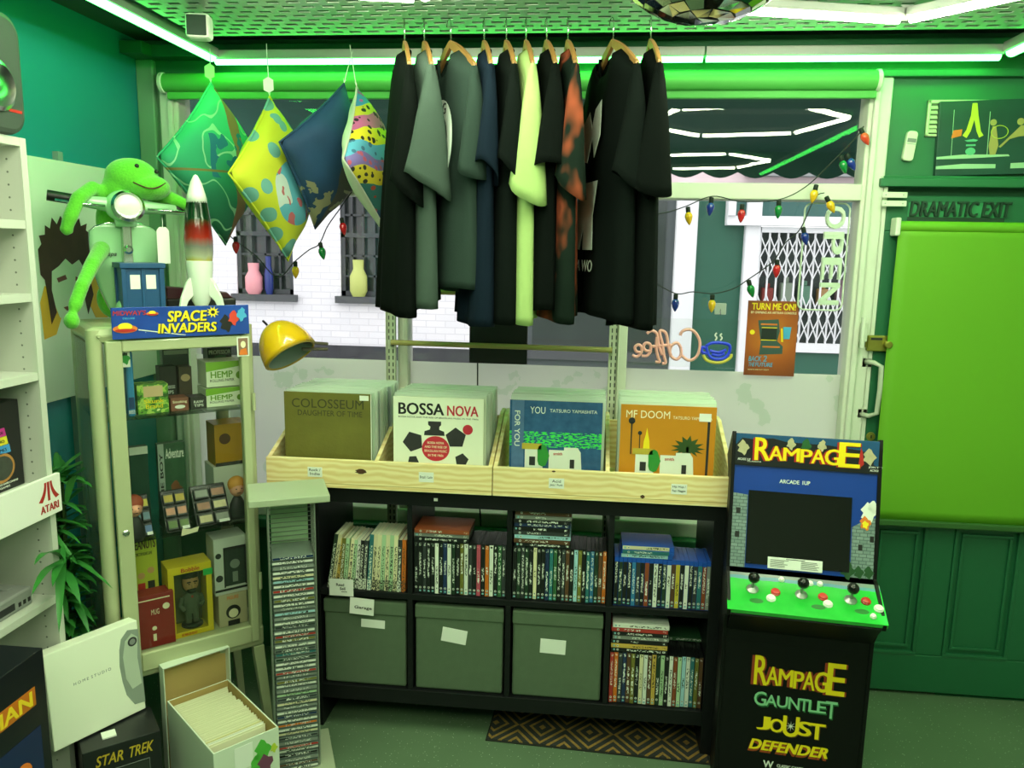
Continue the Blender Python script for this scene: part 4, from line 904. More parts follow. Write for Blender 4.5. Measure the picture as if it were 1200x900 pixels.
ra = [pp(180, 234, .27), pp(200, 232, .235), pp(222, 242, .205), pp(238, 256, .20)]; b.tube(ra, [.024, .022, .019, .015], 12)
for u, v in ((246, 268), (241, 272), (234, 268)): b.tube([pp(236, 252, .2), pp(u, v, .2)], [.011, .007], 8)
ll = [pp(120, 290, .25), pp(108, 310, .12), pp(96, 335, .05), pp(88, 358, .03)]; b.tube(ll, [.026, .022, .019, .020], 12); b.ell(pp(84, 376, .02), (.022, .03, .026), 14)
for q in range(len(la)): b.ell(la[q], .02, 10)
for q in range(len(ll)): b.ell(ll[q], .021, 10)
b.build('plush_body', plush_m, pl, smooth=True, remesh=.0065)
e = MB(); e.ell((hx+.002, hy-.058, hz+.042), .007, 12); e.ell((hx+.062, hy-.040, hz+.030), .007, 12); e.build('bead_eyes', black, pl, smooth=True)
mth = [(hx-.016+.094*k/14, hy-.094-.004*math.sin(PI*k/14)+.11*((k-8)/14)**2, hz-.006-.020*math.sin(PI*k/14)) for k in range(15)]
MB().tube(mth, .0022, 6).build('stitched_mouth', mat('stitch_dark', '#4c2320', .8), pl)
# rocket lamp
rx, rz0 = cab(236, 355, .10)
t = cthing('rocket_lamp', 'rocket shaped lava lamp with white fins and red green liquid', 'lamp', rx, .10, ZT+.001)
lw = mat('lamp_white', '#e6ece2', .3, coat=.4); K = 1.06
g = NG('lava_glass'); X, Y, Z = g.sep(); f_ = g.n('MapRange', None, Value=Z, i1=.175*K, i2=.345*K).outputs[0]
st_ = g.math('ADD', f_, g.math('MULTIPLY', g.math('SUBTRACT', g.noise(40, 2, stretch=(1, 1, .2)), .5), .14))
g.base(g.ramp(st_, [(0, '#b5a628'), (.10, '#a3a88c'), (.26, '#6f716a'), (.42, '#8e2416'), (.60, '#6a150d'), (.74, '#0b3018'), (1, '#08240f')])); g.set(g.b, 'Roughness', .12)
MB().lathe([(.034*K, .16*K), (.040*K, .20*K), (.041*K, .24*K), (.036*K, .30*K), (.029*K, .35*K)], 28).build('liquid_glass', g.m, t, smooth='auto')
MB().lathe([(.0295*K, .347*K), (.026*K, .37*K), (.016*K, .405*K), (.006*K, .425*K), (.001, .428*K)], 24).build('nose_cone', lw, t, smooth=True)
MB().lathe([(.016*K, .04*K), (.026*K, .06*K), (.034*K, .12*K), (.038*K, .16*K), (.038*K, .178*K), (.034*K, .18*K)], 24).build('base', lw, t, smooth='auto')
for a in (-60, 60, 180):
    fp = [(.030, .135), (.046, .115), (.066, .07), (.076, .02), (.078, 0), (.066, 0), (.056, .035), (.044, .06), (.028, .075)]
    MB().prism([(x*K, z*K) for x, z in fp], -.006, .006, RZ(a-90-12)).build('fin', lw, t, bevel=.003)
# plain blue money box and the dark boxes behind
x0, _ = cab(143, 345, .11); x1, _ = cab(193, 345, .11); w_ = x1-x0
t = cthing('money_box', 'dark blue square box with two white panes on the cabinet top', 'box', x0, .10, ZT+.001); bb = mat('box_blue', '#1b4a78', .4); hB = .165
MB().box(.006, .006, 0, w_-.006, w_-.006, hB).build('box_body', bb, t, bevel=.002)
b = MB(); b.box(0, 0, 0, .014, .014, hB); b.box(w_-.014, 0, 0, w_, .014, hB); b.box(0, w_-.014, 0, .014, w_, hB); b.box(w_-.014, w_-.014, 0, w_, w_, hB); b.box(w_/2-.005, .002, 0, w_/2+.005, .01, hB); b.build('corner_strip', bb, t, bevel=.001)
lid = MB().box(-.004, -.004, hB, w_+.004, w_+.004, hB+.016).build('lid', bb, t, bevel=.002)
card('white_pane', [rect(w_*.20, hB*.62, w_*.43, hB*.88), rect(w_*.57, hB*.62, w_*.80, hB*.88)], white, t, .006)
t = cthing('record_player', 'dark red and black box behind the rocket lamp', 'box', cab(196, 340, .18)[0], .19, ZT+.001)
MB().box(0, 0, 0, .22, .12, .065).build('case', mat('dark_case', '#1b1a1b', .4), t, bevel=.006); MB().prism([(0, .065), (.21, .065), (.19, .085), (.0, .105)], .0, .11).build('sloping_lid', mat('wine_lid', '#3d1520', .35), t, bevel=.004)
# lead hanging off the cabinet's top right corner
o = MB(); q = [CM @ Vector(p) for p in ((.36, .26, ZT+.006), (.43, .20, ZT+.02), (.485, .14, ZT-.012), (.50, .13, ZT-.03))]; o.tube(q[:3], .004, 8); o.tube(q[2:], .008, 8)
tag(o.build('power_lead', black, None, smooth='auto'), 'black power lead with plug over the right corner of the cabinet top', 'lead')
# yellow half helmet hung beside the cabinet
hp = sight(338, 412, Y=2.58); ax = Vector((-.58, .22, .78)).normalized(); q_ = Vector((0, 0, 1)).rotation_difference(ax)
t = thing('helmet', 'yellow half helmet with scribbled doodle hanging beside the display cabinet', 'helmet', hp, 0, None, q_.to_euler())
hy_m = mat('helmet_yellow', '#e0b010', .22, coat=.8, var=.10, vs=6)
HR, HH = .088, .125
def ondome(a, p, s_=1.0): return (HR*s_*math.sin(p)*math.cos(a), HR*s_*math.sin(p)*math.sin(a), HH*s_*math.cos(p)-.015)
MB().sheet(lambda u, v: ondome(2*PI*u, v*PI/2), 40, 14).build('shell', hy_m, t, smooth=True, merge=.0002, solid=-.006)
MB().sheet(lambda u, v: ondome(2*PI*u, v*PI/2, .925), 32, 10).build('lining', mat('helmet_lining', '#8f9d98', .8), t, smooth=True, merge=.0002)
MB().tube([ondome(2*PI*k/40, PI/2, .98) for k in range(40)], .0045, 6, True).build('rim_edge', mat('helmet_rim', '#b9962a', .4), t, smooth=True)
vc = q_.inverted() @ (EYE-hp).normalized(); a0 = math.atan2(vc.y, vc.x)
dm_ = mat('doodle_cream', '#f4e4a0', .5)
for (ca, cp, ra_, rp) in ((.08, .78, .16, .11), (.12, 1.02, .34, .07), (.08, .78, .07, .05)): MB().tube([ondome(a0+ca+ra_*math.cos(2*PI*k/18), cp+rp*math.sin(2*PI*k/18), 1.012) for k in range(18)], .0012, 4, True).build('doodle', dm_, t)
MB().tube([ondome(a0-.28, .5, 1.012), ondome(a0-.22, .85, 1.012)], .0012, 4).build('doodle', dm_, t)
hs = Matrix(q_.to_matrix()).inverted().to_4x4() @ T(-hp.x, -hp.y, -hp.z); sm_ = mat('strap_brown', '#5a5245', .5)
for (u0, v0, u1, v1) in ((362, 401, 384, 403), (360, 409, 384, 409)):
    A_ = sight(u0-6, v0, Y=2.60); B_ = sight(u1, v1, Y=2.66); MB().tube([hs @ A_, hs @ B_], .0055, 6).build('peak_bar', sm_, t)
MB().tube([hs @ (hp+Vector(p_)) for p_ in ((-.06, .06, .04), (-.09, .05, .08), (-.10, .03, .10))], .004, 6).build('hanging_strap', black, t)

# ------------------------------------------------------------------ white bookcase on the left wall
FX = -1.47; BY = 1.965
lam = mat('white_laminate', '#c6cabf', .45, var=.03, vs=4)
t = thing('bookcase', 'tall white bookcase with open shelves against the left wall', 'bookcase', (FX, BY, 0))
W2 = .80
sp = MB(); sp.box(-.30, -.022, 0, 0, 0, 1.965); sp.cur = 1; z = .12
while z < 1.92:
    for y in (-.04, -.245): sp.lathe([(.0028, 0), (.0028, .0010)], 8, T(y, -.0218, z) @ RX(90))
    z += .032
sp.build('side_panel', [lam, mat('peg_dark', '#6c7268', .7)], t)
MB().box(-.30, -W2, 0, 0, -W2+.022, 1.965).build('side_panel', lam, t, bevel=.001)
MB().box(-.30, -W2+.022, 1.943, 0, -.022, 1.965).build('top_panel', lam, t, bevel=.001)
MB().box(-.30, -W2+.022, 0, -.294, -.022, 1.943).build('back_panel', lam, t)
SHZ = (1.736, 1.548, 1.338, 1.030, .706, .40, .07)
for z in SHZ: MB().box(-.293, -W2+.022, z, -.002, -.022, z+.022).build('shelf_board', lam, t, bevel=.001)
# name board across the shelf front
t = thing('name_board', 'white board with red logos fixed across the bookcase shelf front', 'sign', (FX+.004, BY-.8, .968), 90)
BW = .808; Hb = .108
MB().box(0, -.012, 0, BW, 0, Hb).build('board', white, t, bevel=.001)
lr = mat('logo_red', '#a8241c', .5)
for q in range(4):
    cx = BW-.050-.232*q; b = MB(); z0 = .044; z1 = .096
    b.prism([(cx-.0045, z0), (cx+.0045, z0), (cx+.0045, z1), (cx-.0045, z1)], -.0128, -.0121)
    for s_ in (-1, 1):
        outer = [(cx+s_*(.009+.026*(1-k/8)**2.6), z0+(z1-z0)*k/8) for k in range(9)]; inner = [(cx+s_*(.0195+.0175*(1-k/8)**2.2 if k < 8 else .0185), z0+.0*k+(z1-z0)*k/8) for k in range(8, -1, -1)]
        outer = [(cx+s_*(.0075+.019*(1-k/8)**2.4), z0+(z1-z0)*k/8) for k in range(9)]
        inner = [(cx+s_*(.0145+.026*(1-k/8)**2.1), z0+.004*(1-k/8)+(z1-z0)*k/8) for k in range(8, -1, -1)]
        b.prism(outer+inner, -.0128, -.0121)
    b.build('logo', lr, t); text('ATARI', (cx-.036, .014, cx+.036, .035), lr, t, -.012, off=.03)
# black box on the shelf behind the name board
t = thing('gadget_box', 'black box with pink yellow and blue tabs on the bookcase shelf', 'box', (FX-.06, min(1.935, sight(33, 540, X=FX-.06).y)-.345, 1.053), 90)
bw = .345; hb = .235
MB().box(0, 0, 0, bw, .16, hb).build('carton', mat('gadget_black', '#131416', .35), t, bevel=.002)
for k, (m_, x0) in enumerate(((magenta, .225), (mat('tab_yellow', '#d9cf2c', .5), .228), (mat('tab_blue', '#3f8fd0', .5), .233))):
    card('colour_tab', [[(x0, .168-.023*k), (x0+.062+.002*k, .168-.023*k), (x0+.066+.002*k, .146-.023*k), (x0+.004, .146-.023*k)]], m_, t)
    text(('SOUNDS', 'RADIO', 'GAMES')[k], (x0+.012, .152-.023*k, x0+.055, .160-.023*k), ink, t, -.0008)
card('ring_print', [disc(.265, .063, .048, 24, .04)], mat('ring_gold', '#a9763a', .5, var=.3, vs=40), t); card('ring_inside', [disc(.267, .063, .038, 24, .032)], mat('ring_dark', '#3a3f3a', .4, var=.5, vs=60), t, -.001)
text([('RETRO HANDHELD GAMES CONSOLE', (.205, .017, .32, .022)), ('BUILT-IN GAMES', (.205, .008, .29, .013))], None, pale, t)
text('O', (.18, .195, .235, .21), pale, t)
# grey games console on the lower shelf
t = thing('games_console', 'flat grey games console on the lower bookcase shelf', 'console', (FX-.03, sight(40, 715, X=FX-.03).y-.30, .7285), 90)
cgm = mat('console_grey', '#8a8d8a', .5)
MB().box(0, 0, 0, .30, .19, .05).build('body', cgm, t, bevel=.006)
MB().lathe([(.07, 0), (.07, .006), (.066, .008)], 32, T(.15, .09, .049)).build('disc_lid', cgm, t, smooth='auto')
MB().lathe([(.014, 0), (.014, .006)], 16, T(.265, .05, .049)).build('button', cgm, t, smooth='auto')
b = MB()
for k in range(2): b.box(.03+.12*k, -.002, .012, .11+.12*k, 0, .03)
b.build('controller_port', dark, t); text('▪▪▪', (.245, .012, .29, .024), ink, t)
# dark rounded item on top of the bookcase
p0 = sight(20, 155, X=FX); p1 = sight(0, 28, X=FX)
t = thing('backpack_speaker', 'dark grey rounded speaker on top of the bookcase', 'speaker', (FX-.02, p0.y+.003, 1.966), 90)
def rr_(w_, h, r, n=6):
    o = []
    for cx, cz, a0 in ((w_-r, h-r, 0), (r, h-r, 90), (r, r, 180), (w_-r, r, 270)):
        o += [(cx+r*math.cos(R(a0+90*k/n)), cz+r*math.sin(R(a0+90*k/n))) for k in range(n+1)]
    return o
MB().prism([(x-.40, z) for x, z in rr_(.40, .29, .055)], 0, .22).build('cabinet', mat('speaker_grey', '#37423b', .6, bump=.2, bs=300), t, bevel=.014)
b = MB(); b.lathe([(.055, 0), (.06, .006), (.05, .012), (.02, .004), (.001, .008)], 28, T(-.10, -.001, .11) @ RX(90)); b.build('driver', chrome, t, smooth='auto'); card('badge', [rect(-.065, .055, -.02, .062)], red, t, -.001)
t.location.y = 1.958; t.location.x = FX+.015

# mural board on the wall
t = thing('wall_board', 'pale board on the left wall with a painted head of dark hair', 'picture', (XL+.012, 2.18, 1.185), 90)
bwid = .88
MB().box(0, -.01, 0, bwid, .01, .785).build('board', mat('board_pale', '#cfdccb', .6), t, bevel=.001)
def mu(u, v): q = sight(u, v, X=XL+.022); return (q.y-2.18, q.z-1.185)
card('yellow_patch', [[mu(*p) for p in ((47, 355), (52, 335), (62, 340), (72, 372), (66, 392), (52, 398))], [mu(*p) for p in ((104, 320), (113, 312), (124, 330), (126, 372), (112, 372), (102, 350))]], mat('mural_yellow', '#d8a620', .6, var=.15, vs=12), t, -.0101)
hair = [(46, 312), (44, 292), (48, 286), (45, 276), (52, 275), (52, 264), (58, 268), (60, 255), (66, 263), (70, 253), (75, 261), (82, 252), (85, 262), (92, 256), (94, 265), (101, 262), (100, 270), (107, 275), (104, 282), (109, 290), (105, 300), (108, 312), (104, 322), (109, 345), (103, 368), (98, 345), (100, 318), (92, 304), (84, 310), (76, 303), (68, 312), (60, 318), (60, 340), (66, 366), (60, 380), (56, 352), (52, 328), (47, 322)]
card('painted_face', [[mu(*p) for p in ((58, 305), (80, 296), (103, 304), (103, 335), (97, 358), (84, 378), (70, 372), (61, 350))]], mat('mural_face', '#c3d2bd', .6, var=.06, vs=8), t, -.0108)
card('painted_hair', [[mu(*p) for p in hair]], mat('mural_hair', '#3a2417', .7, var=.45, vs=22), t, -.0116)
card('painted_shading', [[mu(*p) for p in ((66, 326), (76, 322), (78, 327), (68, 331))], [mu(*p) for p in ((88, 324), (98, 328), (97, 332), (88, 329))], [mu(*p) for p in ((74, 360), (86, 357), (90, 361), (78, 364))]], mat('mural_line', '#6b3a30', .6), t, -.0116)
# cable trunking down the wall below the board
q = sight(92, 470, X=XL+.02); struct(MB().box(XL, q.y-.012, .1, XL+.02, q.y+.012, 2.0).build('trim_5', mat('trunk_pale', '#7d948c', .5)))

# potted bamboo palm
t = thing('potted_palm', 'dark green leafy palm in a pot between the bookcase and the display cabinet', 'plant', (-1.61, 2.13, 0))
MB().lathe([(.09, 0), (.12, .02), (.13, .24), (.135, .26), (.12, .26), (.115, .235), (.001, .23)], 24, None, .9, .9).build('pot', mat('pot_dark', '#2d2f2c', .6), t, smooth='auto')
leaf_m = NG('palm_leaf'); n = leaf_m.noise(14, 2); leaf_m.base(leaf_m.mix(n, lin('#175c26'), lin('#3f8f38'))); leaf_m.set(leaf_m.b, 'Roughness', .4); leaf_m = leaf_m.m
st = MB(); tips = []
for k in range(17):
    a = rnd.uniform(0, 2*PI); h = rnd.uniform(.55, 1.06); r_ = rnd.uniform(.0, .05)
    tip = (r_*1.3*math.cos(a)+.01, r_*1.3*math.sin(a)-.0, h); st.tube([(r_*.6*math.cos(a), r_*.6*math.sin(a), .22), (r_*math.cos(a), r_*math.sin(a), h*.6), tip], [.008, .006, .004], 6); tips.append(Vector(tip))
    tips.append(Vector((tip[0]*.8, tip[1]*.8, h*.85)))
    if h > .7: tips.append(Vector((tip[0], tip[1], h*.72)))
st.build('stems', mat('palm_stem', '#35501f', .7), t, smooth='auto')
lf = MB()
def leaf(p, az, el, L, w_):
    d = Vector((math.cos(az)*math.cos(el), math.sin(az)*math.cos(el), math.sin(el))); s_ = Vector((-math.sin(az), math.cos(az), 0)); pts = []
    N = 7
    for i in range(N+1):
        f = i/N; c = p + d*L*f + Vector((0, 0, -1))*L*.42*f*f; ww = w_*math.sin(PI*min(1, .06+f*.94))**.75*(1-.25*f)
        pts += [c-s_*ww, c+Vector((0, 0, -.25*ww)), c+s_*ww]
    lf.add(pts, [(3*i+j, 3*i+j+1, 3*i+j+4, 3*i+j+3) for i in range(N) for j in range(2)])
for p in tips:
    for k in range(7):
        leaf(p, rnd.uniform(0, 2*PI), rnd.uniform(-.1, 1.0), rnd.uniform(.11, .20), rnd.uniform(.009, .014))
for (u, v, uu, vv, dx) in ((75, 660, 32, 655, .02), (76, 664, 33, 690, .02), (75, 668, 92, 700, .0), (75, 660, 110, 640, 0), (78, 590, 100, 545, 0), (74, 640, 70, 720, 0), (76, 660, 60, 682, .02)):
    a = sight(u, v, X=-1.50+dx)-Vector((-1.61, 2.13, 0)); e = sight(uu, vv, X=-1.40+dx)-Vector((-1.61, 2.13, 0)); e.y = min(e.y, .2)
    d = e-a; leaf(a+Vector((0, 0, 0)), math.atan2(d.y, d.x), math.atan2(d.z, math.hypot(d.x, d.y))+.35, d.length*1.08, .014)
def clear(x, y, z):
    x = max(x, -.165); y = min(y, .62); p = CI @ Vector((x-1.61, y+2.13, z))
    if p.x > -.012 and -.012 < p.y < .36: p.x = -.012; q = CM @ p; x, y = q.x+1.61, q.y-2.13
    if x-1.61 < -1.462 and y+2.13 < 1.972: y = 1.972-2.13
    return (x, y, z)
lf.v = [clear(*v) for v in lf.v]
lf.build('leaves', leaf_m, t, smooth=True)

# ---- boxes on the floor at the left
def floorbox(name, label, cat, org, rz, w_, d, h, m, bv=.002):
    t = thing(name, label, cat, org, rz); MB().box(0, 0, 0, w_, d, h).build('carton', m, t, bevel=bv); return t
bkm = mat('box_black', '#15171a', .35, var=.1)
tz = .30
a = sight(96, 884, Z=tz); b_ = sight(188, 856, Z=tz); c_ = sight(174, 830, Z=tz); ang = math.degrees(math.atan2(b_.y-a.y, b_.x-a.x)); wT = math.hypot(b_.x-a.x, b_.y-a.y)
t = floorbox('toy_carton', 'black box with gold slanted lettering under the large white box', 'box', (a.x, a.y, 0), ang, wT, .150, tz, bkm)
text([('STAR', (wT*.15, tz-.055, wT*.50, tz-.022)), ('TREK', (wT*.56, tz-.055, wT*.88, tz-.022))], None, mat('trek_gold', '#c8a92e', .4), t, 0, off=.02, shear=.18)
card('thin_frame', [rect(wT*.3, tz-.075, wT*.84, tz-.0735), rect(wT*.835, tz-.2, wT*.84, tz-.0735), rect(wT*.3, tz-.2, wT*.305, tz-.0735)], grey, t); card('window', [rect(wT*.31, tz-.2, wT*.83, tz-.077)], mat('trek_window', '#2a2f2c', .2), t, -.0001)
MB().box(wT*.28, .04, tz, wT*.46, .075, tz+.004).build('torn_flap', white, t)
# white box standing on it
a2 = sight(64, 882, Z=tz+.004); b2 = sight(171, 830, Z=tz+.004); w2 = math.hypot(b2.x-a2.x, b2.y-a2.y); ang2 = math.degrees(math.atan2(b2.y-a2.y, b2.x-a2.x))
o2 = sight(55, 773, Y=a2.y); hW = o2.z-tz
t = thing('white_carton', 'large flat white box printed with a grey curved device, standing on the black box', 'box', (a2.x, a2.y, tz+.0045), ang2, None, (R(-4), 0, R(ang2)))
cw = mat('carton_bright', '#f0f4e2', .45); MB().box(0, 0, 0, w2, .045, hW).build('carton', cw, t, bevel=.0025)
gs = mat('device_grey', '#8b968c', .35, var=.2, vs=10); X_ = lambda f: w2*f; Z_ = lambda f: hW*f
card('device_shadow', [[(X_(.80), Z_(.86)), (X_(.88), Z_(.93)), (X_(1), Z_(.90)), (X_(1), Z_(.08)), (X_(.88), Z_(.10)), (X_(.80), Z_(.24)), (X_(.77), Z_(.40)), (X_(.755), Z_(.58)), (X_(.77), Z_(.75))]], gs, t, -.0001)
card('device_body', [[(X_(.84), Z_(.82)), (X_(.92), Z_(.88)), (X_(.985), Z_(.82)), (X_(.96), Z_(.60)), (X_(.98), Z_(.30)), (X_(.87), Z_(.28)), (X_(.81), Z_(.42)), (X_(.80), Z_(.66))]], mat('device_pale', '#b9c4b4', .35, var=.08), t, -.0009)
card('device_lens', [disc(X_(.92), Z_(.79), .014, 20)], dark, t, -.0017); card('device_lens_ring', [disc(X_(.92), Z_(.79), .009, 16)], grey, t, -.0025); text('H O M E  S T U D I O', (X_(.26), Z_(.58), X_(.66), Z_(.61)), grey, t, 0, off=0)
# black arcade box on the floor by the bookcase
px_ = -1.315; q1 = sight(40, 766, X=px_)
t = thing('arcade_carton', 'tall black box with an orange lettered strip beside the bookcase', 'box', (px_, 1.30, 0), 90)
hP = q1.z; wP = q1.y-1.30+.03
MB().box(0, 0, 0, wP, .145, hP).build('carton', mat('carton_navy', '#10131c', .3), t, bevel=.002)
def pm(u, v): q = sight(u, v, X=px_+.0005); return (q.y-1.30, q.z)
a1, b1, c1, d1 = pm(-20, 868), pm(43, 832), pm(43, 811), pm(-20, 842)
zlo, zhi = (a1[1]+b1[1])/2, (c1[1]+d1[1])/2; 
card('orange_strip', [[(.04, zlo), (b1[0], zlo), (b1[0], zhi), (.04, zhi)]], mat('strip_orange', '#c26a1a', .4), t)
text('PAC-MAN', (b1[0]-.30, zlo+.004, b1[0]-.012, zhi-.004), mat('strip_yellow', '#f0cf2a', .4), t, -.0008, off=.03)
card('blue_print', [rect(.03, .05, wP-.03, zlo-.06)], mat('print_deep_blue', '#14244f', .4), t, -.0001); card('round_print', [disc(wP-.10, zlo-.15, .03, 18), disc(wP-.17, zlo-.19, .03, 18)], orange, t, -.0009); card('grip_slot', [rect(.1, hP-.05, .16, hP-.03)], red, t)
# comic box with lid and bagged comics
zc = .29
A, Bq, Cq, Dq = (sight(*p, Z=zc) for p in ((250, 884), (326, 852), (268, 798), (197, 823.5)))
ang = math.degrees(math.atan2(Bq.y-A.y, Bq.x-A.x)); wC = .197; dC = .355
t = thing('comic_box', 'open white cardboard box full of bagged comics in front of the cabinet', 'box', (A.x, A.y, 0), ang)
kraft = mat('kraft_inside', '#b59a5e', .8, var=.08); cwm = mat('box_white', '#d3dccb', .6)
b = MB()
for (x0, y0, x1, y1) in ((0, 0, wC, .004), (0, dC-.004, wC, dC), (0, .004, .004, dC-.004), (wC-.004, .004, wC, dC-.004)): b.cur = 0; b.box(x0, y0, 0, x1, y1, zc)
b.cur = 0; b.box(.004, .004, 0, wC-.004, dC-.004, .004)
b.cur = 1
for (x0, y0, x1, y1) in ((.004, .004, wC-.004, .0046), (.004, dC-.0046, wC-.004, dC-.004), (.004, .0046, .0046, dC-.0046), (wC-.0046, .0046, wC-.004, dC-.0046)): b.box(x0, y0, .004, x1, y1, zc-.0005)
b.build('box_body', [cwm, kraft], t)
card('side_label', [rect(.06, zc-.085, .115, zc-.012)], white, t); card('green_print', [blob(.145, zc-.055, .024, 1.2), blob(.125, zc-.09, .020, 2)], mat('print_leaf', '#4fae3c', .5), t, -.0001); card('purple_print', [blob(.152, zc-.10, .022, .4)], mat('print_plum', '#6d3a56', .5), t, -.0009); card('yellow_print', [blob(.18, zc-.06, .010, 2)], mat('print_lime', '#b9c93a', .5), t, -.001)
cbm = [mat('comic_cream', '#e3e2c4', .5), mat('comic_white', '#e6e8dc', .45), mat('comic_yellow', '#dcd6a4', .5)]
NCm = 27
b = MB(); b.box(-.084, 0, 0, .084, .0016, .262); b.box(-.0865, .0016, 0, .0865, .0028, .268); cm = b.build('bagged_comic', cbm[0]); cme = cm.data; bpy.data.objects.remove(cm)
for i in range(NCm):
    o = bpy.data.objects.new('bagged_comic', cme.copy() if i < 3 else bpy.data.meshes['bagged_comic'] if False else cme); COL.objects.link(o)
    if o.data is not cme: o.data.materials[0] = cbm[i]
    yy = .042+.0104*i+(.012 if i > 22 else 0)
    o.matrix_world = t.matrix_basis @ T(wC/2+rnd.uniform(-.004, .004), yy, .006) @ RX(-rnd.uniform(5.5, 7.5)) @ RZ(rnd.uniform(-.6, .6))
    tag(o, 'bagged comic standing in the open white box, %s from the front' % nth(i), 'comic', 'bagged comics in the white box')
tl = thing('box_lid', 'white cardboard lid standing upright behind the comic box', 'lid', (0, 0, 0), ang)
tl.location = t.matrix_basis @ Vector((-.006, dC+.002, 0)); wl, hl = wC+.016, .40
b = MB(); b.cur = 1; b.box(.003, .030, .0, wl-.003, .0335, hl-.003); b.cur = 0; b.box(0, .034, 0, wl, .037, hl); b.box(0, 0, hl-.003, wl, .034, hl); b.box(0, 0, 0, .003, .034, hl-.003); b.box(wl-.003, 0, 0, wl, .034, hl-.003)
b.build('lid_tray', [cwm, kraft], tl)

# ------------------------------------------------------------------ shelving uprights, rails and the dark panel in the window
upm = mat('upright_paint', '#cdd3bd', .45); slot = mat('slot_dark', '#39413a', .7); dowel = mat('dowel_wood', '#b9ab6a', .6, var=.12, vs=20)
for xa_, nm in ((-.779, 'left'), (.080, 'right')):
    t = thing('shelving_upright', '%s slotted white shelving upright in front of the window' % nm, 'upright', (xa_, 2.985, .0))
    MB().box(-.019, 0, 0, .019, .012, 1.62).box(-.019, -.010, 0, -.015, 0, 1.62).box(.015, -.010, 0, .019, 0, 1.62).build('upright_channel', upm, t, bevel=.001)
    b = MB(); z = .55
    while z < 1.60:
        for x in (-.008, .008): b.box(x-.0022, -.0006, z, x+.0022, .0002, z+.016)
        z += .026
    b.build('slots', slot, t)
for z, nm in ((1.346, 'lower'), (1.545, 'upper')):
    t = thing('rail', '%s wooden dowel rail between the shelving uprights' % nm, 'rail', (-.35, 2.968, z))
    MB().tube([(-.425, 0, .002), (.425, 0, -.002)], .0105, 10).build('dowel', dowel, t, smooth='auto'); MB().box(-.432, -.012, -.014, -.424, .016, .012).box(.424, -.012, -.014, .432, .016, .012).build('bracket', upm, t)
t = thing('notice_board', 'black flat panel with a small tan clip hanging in the window behind the shirts', 'panel', (-.363, 3.02, 1.272))
MB().box(-.113, -.008, 0, .113, .01, .60).build('panel', mat('panel_black', '#131716', .5), t, bevel=.003); MB().box(-.028, -.011, .165, -.016, -.0085, .20).build('clip', tan, t)
o = MB().tube([(-.442, 3.01, 1.272), (-.441, 3.012, 1.1), (-.443, 3.012, .9), (-.42, 3.0, .615)], .003, 6).build('power_cable', black, None, smooth=True); tag(o, 'thin black cable hanging below the black panel', 'cable')

# ------------------------------------------------------------------ rolled blind over the window
blm = mat('blind_fabric', '#4fae4c', .6)
t = thing('roller_blind', 'rolled up pale blind along the top of the shop window', 'blind', (0, 3.0, 2.312))
MB().lathe([(.034, -1.655), (.034, .95)], 24, RY(90)).build('fabric_roll', blm, t, smooth='auto'); MB().box(-1.64, -.02, -.062, .95, .0, -.036).build('bottom_bar', blm, t, bevel=.004)
for x in (-1.66, .957): MB().lathe([(.038, 0), (.038, .012), (.03, .018)], 20, T(x-.009, 0, 0) @ RY(90)).build('end_bracket', frame_m, t, smooth='auto')

# ------------------------------------------------------------------ cushions hanging by a corner
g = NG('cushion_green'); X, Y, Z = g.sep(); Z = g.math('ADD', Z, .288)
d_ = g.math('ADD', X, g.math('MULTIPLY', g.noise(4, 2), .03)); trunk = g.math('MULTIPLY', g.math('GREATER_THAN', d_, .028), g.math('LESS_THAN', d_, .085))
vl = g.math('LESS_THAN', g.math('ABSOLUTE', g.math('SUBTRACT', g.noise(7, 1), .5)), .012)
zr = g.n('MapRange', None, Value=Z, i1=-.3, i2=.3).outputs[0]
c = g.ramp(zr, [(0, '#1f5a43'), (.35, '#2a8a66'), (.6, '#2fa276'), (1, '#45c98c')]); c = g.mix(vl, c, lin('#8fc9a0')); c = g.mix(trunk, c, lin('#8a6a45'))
pch = g.math('MULTIPLY', g.math('LESS_THAN', g.math('ABSOLUTE', g.math('ADD', Z, -.03)), .085), g.math('MULTIPLY', g.math('GREATER_THAN', g.noise(15, 2), .53), g.math('LESS_THAN', g.math('ABSOLUTE', g.math('ADD', X, .01)), .09)))
c = g.mix(pch, c, lin('#1b6d80')); br = g.math('LESS_THAN', g.math('ABSOLUTE', g.math('SUBTRACT', g.math('ADD', Z, .03), g.math('MULTIPLY', X, .02))), .004); c = g.mix(br, c, lin('#7c7440')); g.base(c); g.set(g.b, 'Roughness', .8); cu1 = g.m
g = NG('cushion_yellow'); X, Y, Z = g.sep(); Z = g.math('ADD', Z, .286); v = g.n('TexVoronoi', None, Vector=g.obj(), Scale=11.0); n = g.noise(9, 1)
c = g.mix(g.math('LESS_THAN', v.outputs['Distance'], .33), lin('#c6cf2e'), lin('#6aa8a0'))
low = g.math('LESS_THAN', g.math('ADD', g.math('POWER', X, 2.0), g.math('POWER', g.math('ADD', Z, .05), 2.0)), .013)
c = g.mix(low, c, g.mix(g.math('GREATER_THAN', n, .52), lin('#5fb0c4'), lin('#cfe0da'))); rd = g.math('MULTIPLY', low, g.math('GREATER_THAN', g.noise(16, 1), .60)); c = g.mix(rd, c, lin('#c2686c'))
g.base(c); g.set(g.b, 'Roughness', .8); cu2 = g.m
g = NG('cushion_navy'); X, Y, Z = g.sep(); Z = g.math('ADD', Z, .262); n = g.noise(5, 3)
c = g.mix(n, lin('#122640'), lin('#24527c')); w1 = g.math('ADD', X, g.math('MULTIPLY', g.math('SUBTRACT', n, .5), .10))
